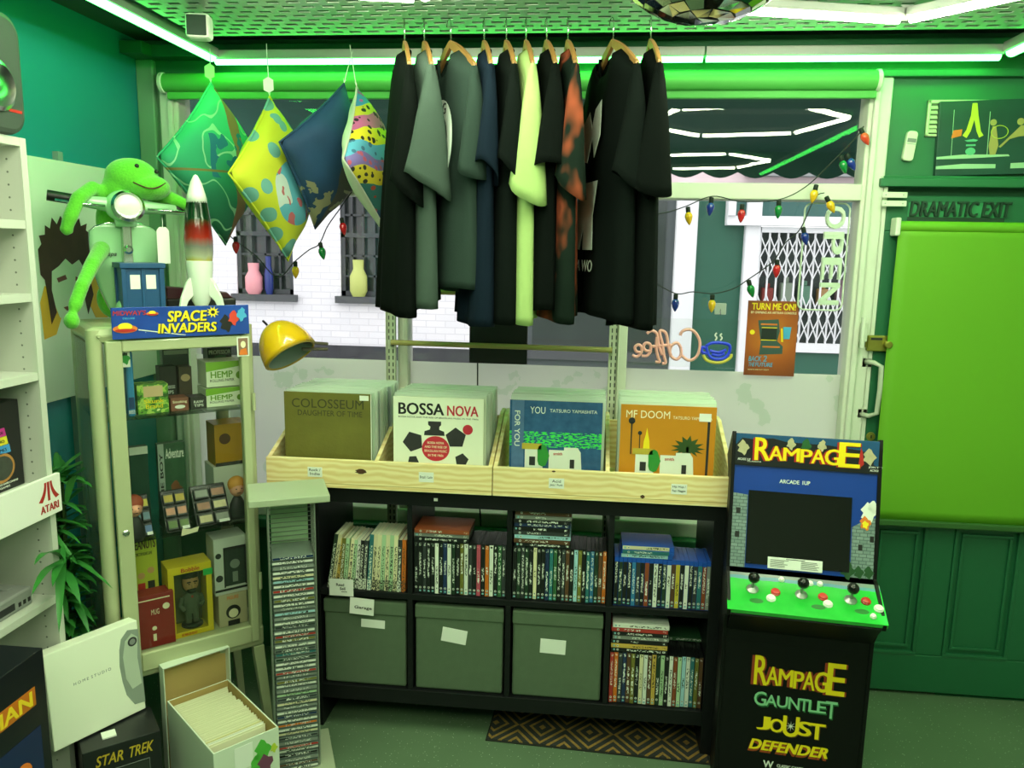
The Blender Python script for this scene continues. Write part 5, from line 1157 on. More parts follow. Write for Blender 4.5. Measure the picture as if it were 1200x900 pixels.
m_ = g.math('MULTIPLY', g.math('GREATER_THAN', w1, .07), g.math('LESS_THAN', g.math('ABSOLUTE', g.math('ADD', Z, -.01)), .09)); c = g.mix(m_, c, lin('#c2b878'))
w2 = g.math('ADD', Z, g.math('MULTIPLY', g.math('SUBTRACT', n, .5), .12)); m2 = g.math('MULTIPLY', g.math('LESS_THAN', w2, -.03), g.math('GREATER_THAN', g.math('ADD', X, .0), .0)); c = g.mix(m2, c, lin('#45433c'))
m4 = g.math('MULTIPLY', g.math('LESS_THAN', Z, -.10), g.math('GREATER_THAN', g.noise(20, 2), .53)); c = g.mix(m4, c, lin('#8c8a6a'))
g.base(c); g.set(g.b, 'Roughness', .75); cu3 = g.m
g = NG('cushion_bands'); X, Y, Z = g.sep(); Z = g.math('ADD', Z, .275); v = g.n('TexVoronoi', None, Vector=g.obj(), Scale=38.0).outputs['Distance']; n = g.noise(30, 2)
zr = g.n('MapRange', None, Value=g.math('ADD', Z, g.math('MULTIPLY', g.math('SUBTRACT', g.noise(6, 1), .5), .10)), i1=-.27, i2=.27).outputs[0]
base = g.ramp(zr, [(0, '#2c4f74'), (.2, '#2f6c6a'), (.34, '#d2c22e'), (.44, '#7f6fb0'), (.52, '#5aa9c9'), (.60, '#e2d02a'), (.70, '#c9659c'), (.82, '#c9c83a'), (.9, '#3f8fbf')], True)
dot = g.ramp(zr, [(0, '#b04f7a'), (.2, '#a8432f'), (.34, '#2c2f22'), (.44, '#c25a72'), (.52, '#3d6f8f'), (.60, '#2b2417'), (.70, '#3a1f33'), (.82, '#22301a'), (.9, '#b05a9a')], True)
g.base(g.mix(g.math('GREATER_THAN', v, .34), dot, base)); g.set(g.b, 'Roughness', .8); cu4 = g.m
cbk = mat('cushion_back', '#c9d0bd', .85, bump=.1, bs=200)
def cushion(name, label, top, half, yaw, m, tagcol, cy=2.84, skew=0, backm=None, tagd=.05, tilt=0):
    p = sight(*top, Y=cy); t = thing(name, label, 'cushion', p, 0, 'cushions hanging by a corner in the window', (RY(tilt) @ RZ(yaw)).to_euler())
    s_ = half; b = MB(); N = 18
    def P(sg): 
        def fn(u, v):
            a, c = 2*u-1, 2*v-1; th = .070*((1-a*a)*(1-c*c))**.42*(1+.1*math.sin(7*a+3*c)); pin = 1-.06*(1-abs(a)**2)*abs(c)**2-.06*(1-abs(c)**2)*abs(a)**2
            x = (a-c)*s_/2*pin*(1+skew*(a+c)); z = (a+c)*s_/2*pin-s_; return (x, sg*th, z)
        return fn
    b.cur = 0; b.sheet(P(-1), N, N); b.cur = 1; b.sheet(P(1), N, N); c = b.build('cushion_cover', [m, backm or m], t, smooth=True, merge=.0005)
    cn = [(0, 0, 0), (s_*1.0, 0, -s_), (0, 0, -2*s_), (-s_*1.0, 0, -s_)]
    pts = []
    for q in range(4):
        A_, B_ = cn[q], cn[(q+1) % 4]
        for k in range(8): f = k/8; pin = 1-.06*(1-(2*f-1)**2); pts.append((A_[0]+(B_[0]-A_[0])*f if True else 0, 0, A_[2]+(B_[2]-A_[2])*f)); pts[-1] = (pts[-1][0]*pin, 0, (pts[-1][2]+s_)*pin-s_)
    MB().tube(pts, .004, 6, True).build('piping', backm or m, t, smooth=True)
    if tagcol: MB().prism([(-.016, .008), (.0, -.002), (.018, .006), (.02, .04), (.004, .052), (-.014, .042)], -.012, -.011, T(0, 0, .012) @ RZ(12-yaw)).build('swing_tag', tagcol, t)
    MB().tube([(0, 0, -.01), (.002, 0, .03), (0, -.01, max(.04, 2.40-p.z))], .0016, 5).build('hanging_cord', white, t)
    MB().tube([(.0, 0, .004), (.010, 0, .018), (0, 0, .028), (-.010, 0, .018)], .002, 5, True).build('loop', white, t)
    return t
def geom_object_space(): pass
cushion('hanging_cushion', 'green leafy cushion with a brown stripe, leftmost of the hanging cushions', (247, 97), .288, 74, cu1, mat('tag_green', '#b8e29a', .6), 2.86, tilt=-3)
cushion('hanging_cushion', 'yellow cushion with pale blue shapes hanging in front of the window', (316, 113), .286, 79, cu2, white, 2.80, tilt=-5)
cushion('hanging_cushion', 'dark blue cushion with cream and brown patches hanging beside the yellow one', (403, 98), .262, 70, cu3, None, 2.88, tilt=13)
cushion('hanging_cushion', 'bright cushion with leopard and zigzag bands, nearest the shirts', (418, 102), .275, 84, cu4, None, 2.82, backm=cbk, tilt=-13)

# ------------------------------------------------------------------ t-shirts on wooden hangers
hang_wood = mat('hanger_wood', '#8f6a38', .45, var=.12, vs=30)
def hanger(x, y, ztop, yaw, label):
    t = thing('coat_hanger', label, 'hanger', (x, y, ztop), yaw, 'wooden coat hangers on the ceiling tray')
    b = MB(); N = 10
    for s_ in (-1, 1):
        rings = []
        for k in range(N+1):
            f = k/N; xx = s_*(.0+.205*f); zz = .01-.085*f-.02*f*f; hh = .014+.012*math.sin(PI*min(1, f*1.1))*(.6); rings.append([(xx, -.006, zz-hh), (xx, .006, zz-hh), (xx, .006, zz+hh*.6), (xx, -.006, zz+hh*.6)])
        b.loft(rings)
    b.build('hanger_arms', hang_wood, t, bevel=.002)
    q = [(0, 0, .01), (0, 0, .055)] + [(.019-.019*math.cos(a), 0, .065+.019*math.sin(a)) for a in [PI*k/8 for k in range(9)]]
    MB().tube(q, .0017, 6).build('hook', chrome, t, smooth=True); return t
def tshirt(u, vtop, ybase, yaw, m, hang, label, hw=.225, L=.78, slv=.35, open_=.062, fold=.012, body=.035, twist=0, neckdrop=.10, sl_in=.02, pm=None):
    p = sight(u, vtop, Y=ybase); x, y = p.x, p.y; ztop = 2.335
    yaw = 90-math.degrees(math.atan2(x, y))+yaw; x -= .010; hanger(x, y, 2.317, yaw, hang); ztop = 2.392
    t = thing('t_shirt', label, 't-shirt', (x, y, ztop-.082), yaw, 't-shirts hanging in front of the window')
    ph = rnd.uniform(0, 6)
    def front(sg):
        def fn(u_, v_):
            s_ = 2*u_-1; a = abs(s_)
            zt = .016-.088*a-.024*a**2
            if a < .36: zt = zt - (neckdrop if sg > 0 else .022)*math.cos(a/.36*PI/2)**.8
            width = hw*(1-.10*math.sin(PI*min(1, v_*1.1))*.5)*(1+.05*v_)
            xx = s_*width; zz = zt*(1-v_) + (-L)*v_ - (.012*math.sin(3*s_+ph))*v_
            dep = (body*(.35+.9*v_**.6))*max(0, 1-a**2.6)**.5 + .006*(1-a)
            dep *= (1.75 if sg > 0 else .7); rip = fold*v_**.8*math.sin(9*s_+ph+(0 if sg > 0 else 2))*(1-a*.7)+fold*.5*v_*math.sin(17*s_+2*ph)*(1-a)
            tw = twist*v_*v_; yy = sg*dep+rip
            if v_ == 0 and a > .36: yy = sg*.010*(1-a)
            if a > .999: yy = fold*v_*math.sin(9*s_+ph)*.3
            return (xx*math.cos(tw)-yy*math.sin(tw), xx*math.sin(tw)+yy*math.cos(tw), zz)
        return fn
    b = MB(); b.sheet(front(-1), 36, 28); b.sheet(front(1), 36, 28)
    b.build('shirt_body', m, t, smooth=True, merge=.006, solid=.002)
    for s_ in (-1, 1):
        rings = []; N = 20; K = 12
        for k in range(K+1):
            f = k/K; cx = s_*(hw*(.93+.06*min(1, 3*f))-.012+.012*f); cz = -.088-slv*f; ry = .010+(open_-.010)*f**.85; rx = .010+.026*f**.6
            ring = []
            for i in range(N):
                a = 2*PI*i/N; fl = .045*f**3*math.cos(a+ph); ring.append((cx+rx*math.cos(a)*(1+.15*f*math.sin(2*a+ph)), +ry*.22*f+ry*math.sin(a)*(1+.10*f*math.sin(3*a+ph)), cz+fl*.5+.018*f*math.sin(a)))
            rings.append(ring)
        MB().loft(rings, True, False).build('sleeve', m, t, smooth=True, solid=.002, sub=0)
    nk = [( .36*hw*math.sin(a), (.012 if math.cos(a) > 0 else -.010), -.020-(neckdrop*.92 if math.cos(a) > 0 else .012)*abs(math.cos(a))) for a in [2*PI*k/28 for k in range(28)]]
    MB().tube(nk, .006, 6, True).build('collar', m, t, smooth=True)
    return t
def cloth(name, c, var=.06): return mat(name, c, .92, var=var, vs=30, bump=.15, bs=220, spec=.06)
blk = cloth('cotton_black', '#080d0b'); blk2 = cloth('cotton_soft_black', '#0b110f'); gry = cloth('cotton_slate', '#3d4b44'); gr2 = cloth('cotton_charcoal', '#2a3833'); nvy = cloth('cotton_navy', '#111c28'); lime = cloth('cotton_pale', '#9ab571')
g = NG('cotton_tie_dye'); n = g.noise(11, 2, stretch=(1, 1, .55)); g.base(g.ramp(n, [(0, '#0d1712'), (.46, '#15201a'), (.52, '#6a3826'), (.58, '#8e4630'), (.72, '#24241f')])); g.set(g.b, 'Roughness', .9); g.set(g.b, 'Specular IOR Level', .06); tie = g.m
YS = 2.52; Q = 110
S1 = tshirt(478, 60, YS, 4, blk, 'wooden hanger holding the leftmost black shirt', 'black t-shirt, leftmost on the rack beside the banded cushion', L=.80, slv=.36, open_=.05)
S2 = tshirt(501, 60, YS, 6, gry, 'wooden hanger holding the slate grey shirt', 'slate grey t-shirt with a wide hanging sleeve', L=.77, slv=.34, open_=.072)
S3 = tshirt(532, 56, YS, 20, gr2, 'wooden hanger holding the charcoal shirt with a round print', 'charcoal t-shirt with a white round print', L=.73, slv=.30, open_=.05)
S4 = tshirt(571, 60, YS, 6, nvy, 'wooden hanger holding the navy shirt', 'navy t-shirt between the charcoal and black shirts', L=.82, slv=.30, open_=.035, body=.03)
S5 = tshirt(597, 60, YS, 7, blk2, 'wooden hanger holding the black shirt left of the pale one', 'black t-shirt just left of the pale lime one', L=.81, slv=.30, open_=.04)
S6 = tshirt(620, 60, YS, 6, lime, 'wooden hanger holding the pale lime shirt', 'pale lime t-shirt in the middle of the rack', L=.82, slv=.36, open_=.055)
S7 = tshirt(644, 60, YS, 8, blk, 'wooden hanger holding the black shirt right of the pale one', 'black t-shirt just right of the pale lime one', L=.78, slv=.29, open_=.05)
S8 = tshirt(669, 60, YS, 7, tie, 'wooden hanger holding the orange tie-dye shirt', 'dark tie-dye t-shirt with rust orange streaks', L=.81, slv=.34, open_=.045)
S9 = tshirt(722, 58, YS, 20, blk2, 'wooden hanger holding the black shirt with pale print', 'black t-shirt with large pale printed shapes', L=.80, slv=.33, open_=.055)
S10 = tshirt(766, 58, YS, 8, blk, 'wooden hanger holding the rightmost black shirt', 'black t-shirt at the right end of the rack', L=.83, slv=.34, open_=.055)
# prints sit just proud of the chest (the chest looks along +y of each shirt)
def on_chest(t, fn): 
    for o in fn: o.parent = t; o.location = (0, .046, 0)
FLIP = RZ(180)
pr = mat('shirt_print_white', '#b9c4bb', .8)
ring = [(.10*math.cos(a), .115*math.sin(a)-.33) for a in [2*PI*k/32 for k in range(32)]]
def band(r0x, r0z, r1x, r1z, cz, n=32):
    b = MB(); vs = []
    for k in range(n):
        a = 2*PI*k/n; vs += [(r0x*math.cos(a), 0, cz+r0z*math.sin(a)), (r1x*math.cos(a), 0, cz+r1z*math.sin(a))]
    fs = [(2*k, 2*k+1, (2*k+3) % (2*n), (2*k+2) % (2*n)) for k in range(n)]
    b.add([(x, -.001, z) for x, _, z in vs]+[(x, .0, z) for x, _, z in vs], fs+[tuple(i+2*n for i in f) for f in fs]); return b
pp_ = bpy.data.objects.new('chest_print', None)
bpy.data.objects.remove(pp_)
def chest(t, parts, x=0): 
    for o in parts: o.parent = t; o.matrix_local = T(x-.035, .056, 0) @ RX(2.9) @ FLIP
b = band(.070, .085, .112, .128, -.30); o1 = b.build('round_print', pr); o1.parent = S3
tx = text([('K', (-.10, -.30, -.078, -.265)), ('I', (-.075, -.25, -.06, -.215)), ('N', (-.03, -.215, -.0, -.183)), ('G', (.02, -.217, .05, -.185))], None, ink, S3, -.001, off=.02); o3 = card('print_centre', [disc(0, -.30, .05, 20, .06)], pr, S3, join=True); chest(S3, [o1, tx, o3], -.065)
pa = card('pale_print', [[(-.10, -.22), (-.05, -.19), (-.02, -.24), (.0, -.19), (.05, -.17), (.06, -.27), (.02, -.33), (-.01, -.27), (-.04, -.34), (-.1, -.33)], [(-.11, -.40), (.07, -.40), (.05, -.50), (.07, -.60), (-.02, -.60), (-.03, -.52), (-.05, -.60), (-.12, -.59), (-.10, -.5)]], pr, S9, join=True); tw = text('M A WO', (-.12, -.665, .08, -.63), pr, S9); chest(S9, [pa, tw], -.02)
bits = [card('small_print', [rect(-.05, -.34, .04, -.24)], mat('olive_print', '#4f5c28', .8), S10)]; chest(S10, bits)
bits = [card('small_print', [rect(-.02, -.47, .03, -.42)], pr, S5)]; chest(S5, bits)

# ------------------------------------------------------------------ string lights in the window
wire = mat('wire_green', '#16241b', .6)
bulb_cols = {c: mat('bulb_'+c, h, .25, coat=.5) for c, h in (('red', '#c8202a'), ('yellow', '#e0b020'), ('green', '#137a3a'), ('blue', '#1c2f8c'), ('orange', '#d8442a'))}
def string(label, pts, bulbs, Y=2.99):
    P = [sight(u, v, Y=Y) for u, v in pts]; org = P[0].copy(); t = thing('string_lights', label, 'string lights', org)
    L = [p-org for p in P]; fine = []
    for i in range(len(L)-1):
        p0, p1, p2, p3 = L[max(0, i-1)], L[i], L[i+1], L[min(len(L)-1, i+2)]
        for k in range(6):
            f = k/6; fine.append(.5*((2*p1)+(p2-p0)*f+(2*p0-5*p1+4*p2-p3)*f*f+(3*p1-p0-3*p2+p3)*f**3))
    fine.append(L[-1]); MB().tube(fine, .0022, 6).build('wire', wire, t, smooth=True)
    for u, v, c, a in bulbs:
        q = sight(u, v, Y=Y-.006)-org; M = T(q) @ RY(a) @ RX(180)
        MB().lathe([(.004, 0), (.0085, .002), (.0085, .020), (.007, .022)], 10, M).build('bulb_socket', wire, t, smooth='auto')
        MB().lathe([(.007, .02), (.0125, .027), (.0145, .036), (.011, .05), (.005, .062), (.001, .067)], 14, M).build('bulb', bulb_cols[c], t, smooth=True)
string('string of coloured bulbs hanging below the cushions at the left', [(262, 270), (276, 282), (300, 300), (325, 325), (346, 306), (362, 293), (374, 286), (384, 265), (398, 245), (412, 225)], [(276, 277, 'red', 0), (346, 306, 'yellow', 0), (375, 284, 'green', -12), (400, 255, 'red', -10)])
string('string of coloured bulbs across the right window pane and up its corner', [(684, 270), (700, 262), (740, 252), (776, 250), (803, 242), (835, 230), (868, 236), (912, 234), (944, 219), (975, 190), (1004, 160), (1012, 148)], [(690, 268, 'blue', 0), (806, 242, 'yellow', -8), (834, 231, 'blue', 4), (870, 239, 'red', 2), (913, 234, 'green', 0), (957, 216, 'yellow', 10), (985, 182, 'green', -20), (992, 180, 'blue', -30), (1008, 150, 'orange', -30)])
string('string of coloured bulbs dangling above the coffee sign', [(765, 330), (792, 344), (812, 342), (836, 344), (860, 338), (876, 328), (895, 315), (908, 304), (920, 285), (938, 268), (955, 232), (966, 226)], [(792, 344, 'blue', 0), (835, 345, 'yellow', 0), (877, 328, 'green', -18), (911, 304, 'red', 0), (941, 266, 'blue', -15), (968, 230, 'yellow', -30)])

# ------------------------------------------------------------------ neon coffee sign, seen from behind
YN = 3.035
A = sight(739, 372, Y=YN); Bq = sight(862, 432, Y=YN)
def NP(u, v): q = sight(u, v, Y=YN); return (q.x-A.x, 0, q.z-A.z)
t = thing('neon_sign', 'unlit pink neon Coffee sign with blue cup, seen from the back', 'sign', A)
wA, hA = Bq.x-A.x, A.z-Bq.z
MB().box(0, .003, -hA, wA, .007, 0).build('clear_backing', glassy('acrylic', (.95, .97, .95), .7), t)
np_ = mat('neon_pink', '#ffb8b4', .3); nb_ = mat('neon_blue', '#2b45f0', .3); ny_ = mat('neon_yellow', '#d9cf52', .3); nw_ = mat('neon_white', '#e9e6e0', .3)
def smooth_path(pts, k=5, closed=False):
    P = [Vector(p) for p in pts]; o = []; n = len(P)
    for i in range(n if closed else n-1):
        g_ = (lambda j: P[j % n]) if closed else (lambda j: P[max(0, min(n-1, j))])
        p0, p1, p2, p3 = g_(i-1), g_(i), g_(i+1), g_(i+2)
        for q in range(k): f = q/k; o.append(.5*((2*p1)+(p2-p0)*f+(2*p0-5*p1+4*p2-p3)*f*f+(3*p1-p0-3*p2+p3)*f**3))
    if not closed: o.append(P[-1])
    return o
def neon(name, pts, m, r=.0058, closed=False): MB().tube(smooth_path([NP(*p) for p in pts], 5, closed), r, 8, closed).build(name, m, t, smooth=True)
neon('letter_c', [(797, 393), (800, 388), (808, 386), (815, 390), (820, 400), (819, 412), (814, 420), (806, 422), (797, 415)], np_)
neon('letter_o', [(798, 408), (794, 402), (788, 404), (785, 411), (787, 418), (793, 421), (798, 416), (798, 408)], np_)
neon('letter_f', [(786, 416), (783, 405), (781, 392), (777, 388), (773, 389), (776, 402), (778, 416), (780, 425), (776, 426)], np_); neon('letter_f', [(776, 416), (772, 405), (770, 392), (766, 388), (762, 388), (758, 391)], np_); neon('letter_f', [(770, 395), (769, 408), (771, 418), (773, 424), (768, 424)], np_); neon('crossbar', [(786, 404), (776, 405), (764, 406)], np_)
neon('letter_e', [(764, 411), (757, 411), (754, 406), (757, 402), (762, 404), (762, 412), (758, 417), (752, 417)], np_); neon('letter_e', [(752, 413), (746, 412), (744, 407), (748, 404), (752, 407), (751, 414), (746, 418), (741, 416)], np_)
neon('cup', [(827, 406), (834, 402), (846, 402), (855, 405), (854, 414), (848, 420), (838, 421), (831, 417), (827, 406)], nb_); neon('cup', [(832, 411), (842, 413), (851, 410)], nb_); neon('cup', [(834, 415), (842, 417), (849, 414)], nb_); neon('cup_handle', [(829, 409), (823, 407), (823, 413), (830, 414)], nb_)
neon('saucer', [(824, 416), (828, 422), (838, 425), (848, 424), (856, 419), (857, 415)], ny_); neon('steam', [(838, 399), (840, 396), (838, 393), (840, 390)], nw_, .003); neon('steam', [(844, 399), (846, 396), (844, 393), (846, 391)], nw_, .003)
for u, v in ((844, 364), (762, 366), (557, 180) if False else (762, 366)):
    pass
for u, v, nm in ((844, 362, 'above the coffee cup'), (760, 367, 'at the left of the coffee sign')):
    q = sight(u, v, Y=3.078); h_ = thing('suction_hook', 'clear square suction hook on the glass %s' % nm, 'hook', q); MB().box(-.022, -.006, -.022, .022, 0, .022).build('pad', mat('clear_pad', '#a9b4ae', .2), h_, bevel=.004); MB().tube([(0, -.006, .0), (0, -.016, -.006), (0, -.016, -.018), (0, -.010, -.022)], .002, 6).build('hook', chrome, h_)
# pale OPEN sign outline on the glass
YO = 3.06
o0 = sight(944, 238, Y=YO); o1 = sight(986, 364, Y=YO); wO, hO = o1.x-o0.x, o0.z-o1.z
t = thing('open_sign', 'pale rounded outline sign reading OPEN sideways in the right window', 'sign', o0); om = mat('sign_tube', '#c9d8c4', .4)
pts = [(x, 0, z-hO) for x, z in rr_(wO, hO, .025, 5)]; MB().tube(pts, .0035, 6, True).build('outline', om, t, smooth=True)
for q, ch in enumerate('OPEN'):
    z1_ = -.010-(hO-.02)*q/4; text(ch, (wO*.45, z1_-(hO-.03)/4+.008, wO*.9, z1_), om, t, 0, 'letter', off=.035, ext=.006, turn=-1)
# poster
a_, b_, c_, d_ = (sight(*p, Y=3.07) for p in ((878, 352), (938, 352), (933, 441), (868, 439)))
wP, hP_ = b_.x-a_.x, a_.z-d_.z
t = thing('poster', 'orange arcade poster reading Turn Me On in the right window', 'poster', (a_.x-.004, 3.066, d_.z), 0)
g = NG('poster_orange'); n = g.noise(14, 3); X, Y, Z = g.sep(); rd = g.math('SQRT', g.math('ADD', g.math('POWER', g.math('SUBTRACT', X, wP/2), 2.0), g.math('POWER', g.math('SUBTRACT', Z, hP_*.52), 2.0)))
g.base(g.mix(g.math('MULTIPLY', n, .5), g.ramp(g.math('MULTIPLY', rd, 5.5), [(0, '#e08a2c'), (.5, '#b4602a'), (1, '#6b3a26')]), lin('#8a4424'))); g.set(g.b, 'Roughness', .3)
MB().box(0, 0, 0, wP, .001, hP_).build('paper', g.m, t)
text('TURN ME ON!', (wP*.08, hP_*.88, wP*.94, hP_*.97), yellow, t, 0, off=.03); text('BY OWNING AN ARTISAN CONSOLE', (wP*.07, hP_*.83, wP*.96, hP_*.86), cream, t)
pt_ = mat('poster_teal', '#3c5552', .4); card('cabinet_side', [[(wP*.22, hP_*.74), (wP*.62, hP_*.76), (wP*.66, hP_*.60), (wP*.62, hP_*.47), (wP*.74, hP_*.40), (wP*.74, hP_*.30), (wP*.28, hP_*.28), (wP*.30, hP_*.44)]], pt_, t)
card('cabinet_screen', [rect(wP*.30, hP_*.48, wP*.60, hP_*.64)], mat('poster_dark', '#262f2d', .3), t, -.001); card('screen_edge', [rect(wP*.30, hP_*.475, wP*.60, hP_*.485), rect(wP*.30, hP_*.64, wP*.60, hP_*.65)], yellow, t, -.0015); card('panel_lines', [rect(wP*.28, hP_*.68, wP*.60, hP_*.70), rect(wP*.34, hP_*.38, wP*.68, hP_*.40)], orange, t, -.001)
card('drink_cup', [[(wP*.72, hP_*.66), (wP*.88, hP_*.66), (wP*.86, hP_*.50), (wP*.74, hP_*.50)]], cyan, t, -.001); card('yellow_bits', [disc(wP*.12, hP_*.58, wP*.05, 10), [(wP*.68, hP_*.64), (wP*.71, hP_*.64), (wP*.74, hP_*.46), (wP*.70, hP_*.46)]], yellow, t, -.0005)
text([('BACK', (wP*.08, hP_*.19, wP*.33, hP_*.26)), ('2', (wP*.37, hP_*.19, wP*.44, hP_*.27)), ('THE', (wP*.08, hP_*.12, wP*.2, hP_*.175)), ('FUTURE', (wP*.22, hP_*.12, wP*.56, hP_*.175))], None, cyan, t, -.0005, off=.02, shear=.1); text('COME IN AND PLAY TODAY', (wP*.08, hP_*.07, wP*.5, hP_*.085), cream, t)

# ------------------------------------------------------------------ on and above the exit door
def DW(u, v, Y): q = sight(u, v, Y=Y); return q
# green roller blind over the door
a_ = sight(1052, 265, Y=3.0); b_ = sight(1022, 612, Y=3.0)
gbl = mat('lime_blind', '#66a81b', .6, var=.04, vs=2.5, bump=.08, bs=5)
t = thing('door_blind', 'bright lime green roller blind pulled down over the exit door', 'blind', (a_.x, 3.0, 0))
zb_ = b_.z; wB = 1.93-a_.x
MB().sheet(lambda u, v: (u*wB, -.012+.006*math.sin(3*u+2*v)*math.sin(PI*v), 1.815+(zb_+.02-1.815)*v), 20, 30).build('blind_fabric', gbl, t, smooth=True, solid=.0015)
MB().lathe([(.020, -.0), (.020, wB)], 20, T(0, .0, 1.815) @ RY(90)).build('roller_tube', gbl, t, smooth='auto')
MB().box(-.006, -.022, zb_-.004, wB+.006, .0, zb_+.020).build('bottom_bar', mat('bar_dark_green', '#33602a', .5), t, bevel=.004)
MB().box(-.014, -.024, 1.782, .004, .034, 1.846).build('bracket', frame_m, t, bevel=.005)
# sign
p = sight(1063, 259, Y=3.03); q = sight(1185, 236, Y=3.03)
t = thing('exit_sign', 'dark green sign reading Dramatic Exit on the top rail of the door', 'sign', (p.x, 3.034, p.z))
wS, hS = q.x-p.x, q.z-p.z; sd = mat('sign_dark', '#173a28', .5)
text('DRAMATIC EXIT', (.004, hS*.22, wS-.002, hS*.97), sd, t, 0, off=.032, ext=.006, shear=.08); MB().box(0, -.002, 0, wS-.012, 0, hS*.9).build('backing', mat('sign_back', '#2f8a56', .6), t); MB().box(0, -.004, 0, wS-.014, -.0005, hS*.2).build('base_strip', sd, t)
# hinge plate, lock, pull handle, bell push
p = sight(1031, 242, Y=3.02); t = thing('door_closer_plate', 'pale metal slide plates at the top corner of the exit door', 'plate', (p.x, 3.008, p.z))
for z in (0, .030): MB().box(0, -.006, z, .085, 0, z+.020).build('plate', frame_m, t, bevel=.002)
b = MB()
for x in (.012, .072):
    for z in (.01, .04): b.lathe([(.003, 0), (.002, .002)], 8, T(x, -.006, z) @ RX(90))
b.build('screws', steel, t)
p = sight(1008, 411, Y=3.02); t = thing('night_latch', 'old brass night latch on the edge of the exit door', 'lock', (p.x+.022, 3.034, p.z))
br_ = mat('old_brass', '#a5a04a', .35, .8, var=.2, vs=30)
MB().box(.0, -.022, 0, .085, 0, .058).build('latch_case', br_, t, bevel=.004); MB().box(-.004, -.014, .014, .012, -.004, .044).build('bolt', br_, t); MB().lathe([(.013, 0), (.013, .006), (.009, .014), (.014, .024), (.010, .028)], 18, T(.066, -.022, .028) @ RX(90)).build('knob', br_, t, smooth='auto'); MB().box(.01, -.024, .042, .05, -.022, .050).build('snib_slot', dark, t)
p0 = sight(1018, 425, Y=3.0); p1 = sight(1026, 488, Y=3.0); t = thing('pull_handle', 'long pale D-shaped pull handle on the exit door', 'handle', (p0.x, 3.034, p1.z)); hL = p0.z-p1.z; hm = mat('handle_pale', '#b9bfae', .4)
MB().tube([(.0, 0, hL), (.02, -.028, hL), (.045, -.036, hL-.012), (.048, -.036, hL/2), (.045, -.036, .012), (.02, -.028, 0), (0, 0, 0)], .009, 10).build('grip', hm, t, smooth=True); MB().box(-.014, -.004, hL-.022, .022, 0, hL+.014).box(-.014, -.004, -.014, .022, 0, .022).build('fixing_plate', hm, t, bevel=.002)
p = sight(1012, 512, Y=3.02); t = thing('keyhole_cover', 'small round brass keyhole cover below the pull handle', 'keyhole cover', (p.x+.03, 3.034, p.z)); MB().lathe([(.017, 0), (.016, .004), (.006, .006)], 18, RX(90)).build('escutcheon', br_, t, smooth='auto'); MB().box(-.002, -.007, -.006, .002, -.0055, .006).build('keyhole', ink, t)
# vent, sensor, picture above the door
p0 = sight(1084, 160, Y=3.05); p1 = sight(1166, 117, Y=3.05); t = thing('vent_grille', 'pale louvred vent grille half hidden behind the dark picture', 'vent', (p0.x, YW, p0.z)); wV, hV = p1.x-p0.x, p1.z-p0.z; vm = mat('vent_cream', '#c3cfa8', .5)
MB().box(0, -.006, 0, wV, 0, hV).build('back_plate', mat('vent_shadow', '#5d7a55', .7), t); f = MB(); f.box(0, -.014, 0, .010, 0, hV); f.box(wV-.010, -.014, 0, wV, 0, hV); f.box(0, -.014, hV-.012, wV, 0, hV); f.box(0, -.014, 0, wV, 0, .008); f.build('vent_frame', vm, t, bevel=.002)
for k in range(6): z = .012+(hV-.026)*k/6; MB().add([(.01, -.013, z), (wV-.01, -.013, z), (wV-.01, -.004, z+.014), (.01, -.004, z+.014)], [(0, 1, 2, 3)]).build('louvre', vm, t, solid=.002)
p0 = sight(1067, 171, Y=3.04); t = thing('wall_sensor', 'small white oblong sensor on the green wall beside the vent', 'sensor', (p0.x, YW, p0.z), 0, None, (0, R(6), 0))
MB().prism([(x-.0185, z-.052) for x, z in rr_(.037, .104, .012, 5)], -.022, 0).build('sensor_case', mat('sensor_white', '#d8dfc8', .4), t, bevel=.004); MB().box(-.015, -.0228, .012, .015, -.0218, .026).build('sensor_lens', grey, t); MB().box(-.016, -.0226, .006, .016, -.0219, .008).build('seam', grey, t)
p0 = sight(1098, 206, Y=3.02); t = thing('canvas_picture', 'dark green canvas picture with pale acrobat-like figures above the exit door', 'picture', (p0.x, 3.035, p0.z), 0, None, (0, R(-2), 0))
wc_, hc_ = .56, .255; g = NG('canvas_dark'); n = g.noise(8, 3); g.base(g.mix(n, lin('#12332c'), lin('#1f5044'))); g.set(g.b, 'Roughness', .5)
MB().box(0, 0, 0, wc_, .022, hc_).build('canvas', g.m, t, bevel=.002)
pc = mat('canvas_pale', '#9fc6a0', .6); ygl = mat('canvas_yellow', '#c3cc33', .6); crm = mat('canvas_tan', '#a99a58', .6)
card('pale_bands', [[(.0, .066), (.09, .072), (.24, .068), (.245, .062), (.10, .058), (0, .058)], [(.0, .034), (.09, .040), (.20, .036), (.2, .022), (.0, .024)], [(.25, .038), (.55, .044), (.55, .022), (.25, .020)]], pc, t)
card('poles', [rect(.048, .070, .0495, .225), rect(.168, .066, .170, .215)], pc, t)
fig = lambda cx, s_: [[(cx-.010*s_, .245), (cx+.006*s_, .245), (cx+.012*s_, .205), (cx+.024*s_, .150), (cx+.034*s_, .135), (cx+.020*s_, .128), (cx+.010*s_, .150), (cx, .19), (cx-.010*s_, .150), (cx-.022*s_, .128), (cx-.036*s_, .137), (cx-.024*s_, .155), (cx-.012*s_, .205)]]
card('figure_shape', fig(.118, 1), ygl, t, -.0005); card('figure_lines', [disc(.112, .082, .017, 14, .013), rect(.096, .100, .128, .106), [(.09, .12), (.10, .115), (.128, .115), (.135, .12), (.12, .124)]], mat('canvas_green', '#5fb58a', .6), t, -.0009); card('orange_patch', [[(.045, .128), (.078, .136), (.080, .158), (.050, .155)]], orange, t, -.0006)
